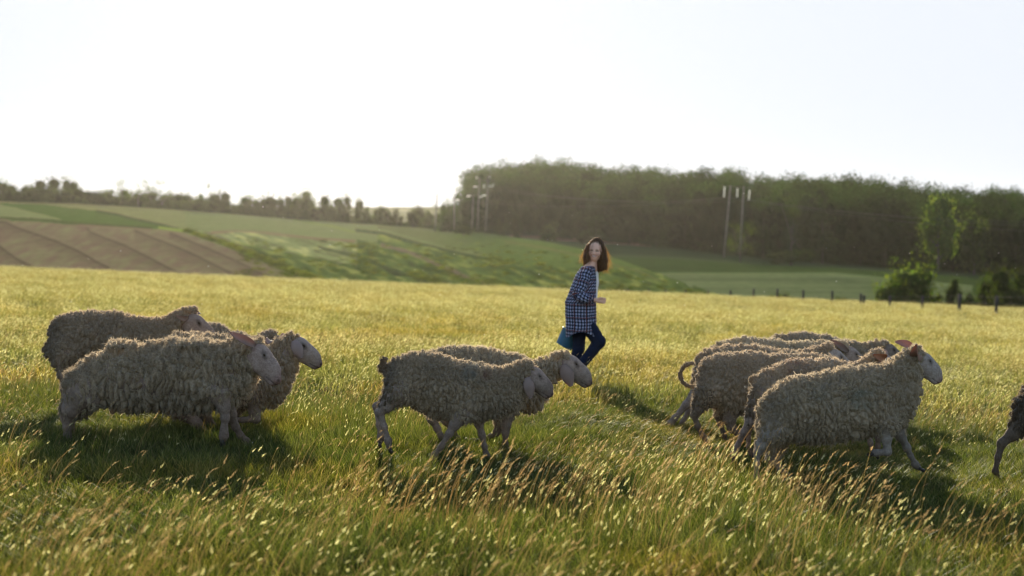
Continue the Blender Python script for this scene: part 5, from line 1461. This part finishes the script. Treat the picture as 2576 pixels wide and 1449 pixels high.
G0, G1, G2 = (.010, .022, .004), (.085, .120, .022), (.19, .20, .050)  # near-black green roots: shade deep in the grass put into the blade colour
STR0, STR1 = (.12, .115, .05), (.33, .305, .15)
g = np.random.default_rng(3)
tufts = []
for i in range(6):       # near tufts
    cols = [(G0, G1), (G0, G2), (G0, G1), (G0, G1), (G0, G2), (STR0, STR1)] if i < 5 else [(G0, G2), (G0, G1), (STR0, STR1)]
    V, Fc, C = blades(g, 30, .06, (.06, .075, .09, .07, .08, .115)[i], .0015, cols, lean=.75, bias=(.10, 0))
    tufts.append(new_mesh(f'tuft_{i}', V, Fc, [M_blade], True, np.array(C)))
fart = []
for i in range(4):       # coarser tufts for the distance
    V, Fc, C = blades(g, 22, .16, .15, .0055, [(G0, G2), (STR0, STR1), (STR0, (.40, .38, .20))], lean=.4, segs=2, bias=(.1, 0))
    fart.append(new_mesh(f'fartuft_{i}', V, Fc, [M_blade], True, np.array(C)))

def seed_stem(g, n, rad, h, hl, hw, wind, colh, stemc, sw=.0009, nseg=4, dens=5):
    V = []; Fc = []; C = []; b = 0
    for i in range(n):
        a = g.uniform(0, 6.28); r = rad * math.sqrt(g.random()); p = np.array((r * math.cos(a), r * math.sin(a), 0.))
        H = h * g.uniform(.65, 1.2); ln = np.array((wind + g.normal() * .12, g.normal() * .13))
        def q(t): return p + np.array((ln[0] * H * t ** 2, ln[1] * H * t ** 2, H * t * (1 - .25 * t * abs(ln[0]))))
        side = np.array((1., 0, 0)) if g.random() < .5 else np.array((.6, .8, 0))
        for s in range(nseg + 1): V += [q(s / nseg) - side * sw, q(s / nseg) + side * sw]; C += [stemc] * 2
        for s in range(nseg): Fc.append((b + 2 * s, b + 2 * s + 1, b + 2 * s + 3, b + 2 * s + 2))
        b += 2 * nseg + 2
        d = q(1) - q(.85); d /= np.linalg.norm(d); droop = np.array((wind * 1.2, 0, -.45)) * g.uniform(.0, 1.1)
        L_ = hl * g.uniform(.7, 1.3); W_ = hw * g.uniform(.8, 1.25)
        cc = np.array(colh[g.integers(len(colh))]) * g.uniform(.8, 1.2)
        c0 = q(1)
        def spine(t): return c0 + (d * t + droop * t * t * .6) * L_
        for k in range(dens * 3):      # spikelets round the spine
            t = (k + .5) / (dens * 3); s0 = spine(t); ang = k * 2.4
            ax = np.array((math.cos(ang), math.sin(ang), 0.)); ax -= d * ax.dot(d); ax /= np.linalg.norm(ax)
            ww = W_ * (math.sin(min(t * 1.1 + .12, 1) * math.pi) + .25)
            tip = s0 + d * L_ * .17 + ax * ww; n_ = np.cross(d, ax)
            V += [s0, s0 + (tip - s0) * .5 + n_ * ww * .35, tip, s0 + (tip - s0) * .5 - n_ * ww * .35]
            C += [cc * g.uniform(.85, 1.15)] * 4; Fc.append((b, b + 1, b + 2, b + 3)); b += 4
    return V, Fc, C
GOLD = [(.68, .65, .40), (.58, .55, .33), (.74, .71, .47)]
BRN = [(.42, .29, .19), (.50, .37, .25)]
seeds = []
for i in range(8):
    kind = i % 4
    if kind == 0: a = seed_stem(g, 2, .06, .19, .034, .0050, .26, GOLD, (.09, .11, .03))
    elif kind == 1: a = seed_stem(g, 2, .07, .22, .038, .0042, .34, GOLD + BRN, (.22, .17, .08))
    elif kind == 2: a = seed_stem(g, 3, .06, .15, .028, .0048, .20, GOLD, (.08, .10, .03))
    else: a = seed_stem(g, 2, .05, .25, .050, .0038, .42, BRN, (.24, .16, .09))
    seeds.append(new_mesh(f'seed_{i}', a[0], a[1], [M_seed], True, np.array(a[2])))
farseeds = []
for i in range(3):
    a = seed_stem(g, 9, .22, .22, .055, .010, .3, GOLD, (.22, .20, .08), sw=.002, nseg=2, dens=2)
    farseeds.append(new_mesh(f'farseed_{i}', a[0], a[1], [M_seed], True, np.array(a[2])))

def cone_points(g, y0, y1, dens, margin=2.0, half=.385):
    area = half * (y1 ** 2 - y0 ** 2) + 2 * margin * (y1 - y0)
    n = int(area * dens)
    out = []
    while sum(len(o) for o in out) < n:
        y = np.sqrt(g.uniform(y0 ** 2, y1 ** 2, n)); x = g.uniform(-1, 1, n) * (half * y + margin)
        out.append(np.stack([x, y], 1))
    p = np.concatenate(out)[:n]
    return p

def bunch(zones, seed, keep=None):
    g = np.random.default_rng(seed); PP = []; SS = []; II = []
    for y0, y1, dens, s0, s1, i0, i1, *zk in zones:
        p = cone_points(g, y0, y1, dens)
        if keep is not None: p = p[g.random(len(p)) < keep(p)]
        p = p[((p[:, 0] + .86) / .36) ** 2 + ((p[:, 1] - 7.05) / .13) ** 2 > g.uniform(.5, 1.2, len(p))]
        z = ground_z(p[:, 0], p[:, 1]) - .005
        PP.append(np.stack([p[:, 0], p[:, 1], z], 1)); s = g.uniform(s0, s1, len(p))
        pn = fbm(np.stack([p[:, 0], p[:, 1], p[:, 0] * 0], 1), .8, 3, 2)
        SS.append(np.stack([s, s, s * (1 + .7 * pn) * (zk[0] if zk else 1)], 1)); II.append(g.integers(i0, i1, len(p)))
    P = np.concatenate(PP); n = len(P)
    rot = np.stack([g.normal(0, .08, n), g.normal(0, .08, n), g.uniform(0, 6.28, n)], 1)
    return P, np.concatenate(SS), rot, np.concatenate(II)

P, S, Rt, I = bunch([(2.5, 7, 330, .8, 1.25, 0, 6), (7, 13, 290, .8, 1.3, 0, 6, .85), (13, 22, 90, 1.2, 2.0, 0, 6, .6),
                     (13, 30, 22, .8, 1.3, 6, 10, .8), (30, 60, 9, 1.2, 1.9, 6, 10, .6), (60, 127, 3.2, 1.8, 2.8, 6, 10, .42)], 11)
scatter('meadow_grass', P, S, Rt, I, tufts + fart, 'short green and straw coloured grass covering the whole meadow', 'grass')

def seed_keep(p):
    n = fbm(np.stack([p[:, 0], p[:, 1], p[:, 0] * 0], 1), .7, 3, 44)
    x, y = p[:, 0], p[:, 1]
    far = np.clip((y - 10) / 10, 0, 1)
    patch = np.exp(-((x - .35) / 1.25) ** 2 - ((y - 7.6) / 1.1) ** 2) * 1.1 + np.exp(-((x - 1.5) / .6) ** 2 - ((y - 7.4) / .6) ** 2) * .4 + np.clip((6.9 - y) / .6, 0, 1) * .55
    k = np.clip(.16 + patch + n * .75, .03, 1) * (1 - far) + far
    return k

def seed_bunch():
    P, S, Rt, I = bunch([(4.5, 7.3, 7, .8, 1.15, 3, 4, 1.05), (4.5, 7.3, 8, .8, 1.15, 1, 2, 1.1), (2.5, 6.0, 70, .7, 1.05, 0, 8), (6.0, 13, 120, .65, 1.05, 0, 8), (13, 22, 50, .8, 1.3, 0, 3), (13, 30, 12, .6, 1.0, 8, 11), (30, 60, 8, .9, 1.5, 8, 11, .8), (60, 127, 3.0, 1.4, 2.2, 8, 11, .55)], 12, seed_keep)
    Rt[:, 2] = np.random.default_rng(1).normal(0, .5, len(P))        # all lean with the wind
    scatter('seed_heads', P, S, Rt, I, seeds + farseeds, 'feathery golden grass seed heads leaning in the wind across the meadow', 'seed heads')
seed_bunch()

def fluff():
    g = np.random.default_rng(99); mb = MB()
    M = solid_mat('fluff', (.9, .88, .8), rough=1, trans=.6)
    for i in range(170):
        y = g.uniform(5, 22); x = g.uniform(-.38, .38) * y; z = ground_z(x, y) + abs(g.normal()) * .9 + .1; r = g.uniform(.0015, .0030) * (y / 9)
        V = np.array([(1, 0, 0), (-1, 0, 0), (0, 1, 0), (0, -1, 0), (0, 0, 1), (0, 0, -1)]) * r * g.uniform(.5, 1.4, 3) + (x, y, z)
        mb.add(V, [(0, 2, 4), (2, 1, 4), (1, 3, 4), (3, 0, 4), (2, 0, 5), (1, 2, 5), (3, 1, 5), (0, 3, 5)])
    setp(link('drifting_fluff', mb.mesh('drifting_fluff', [M])), 'tiny bright seed fluff and insects drifting above the meadow', 'fluff', kind='stuff')
fluff()
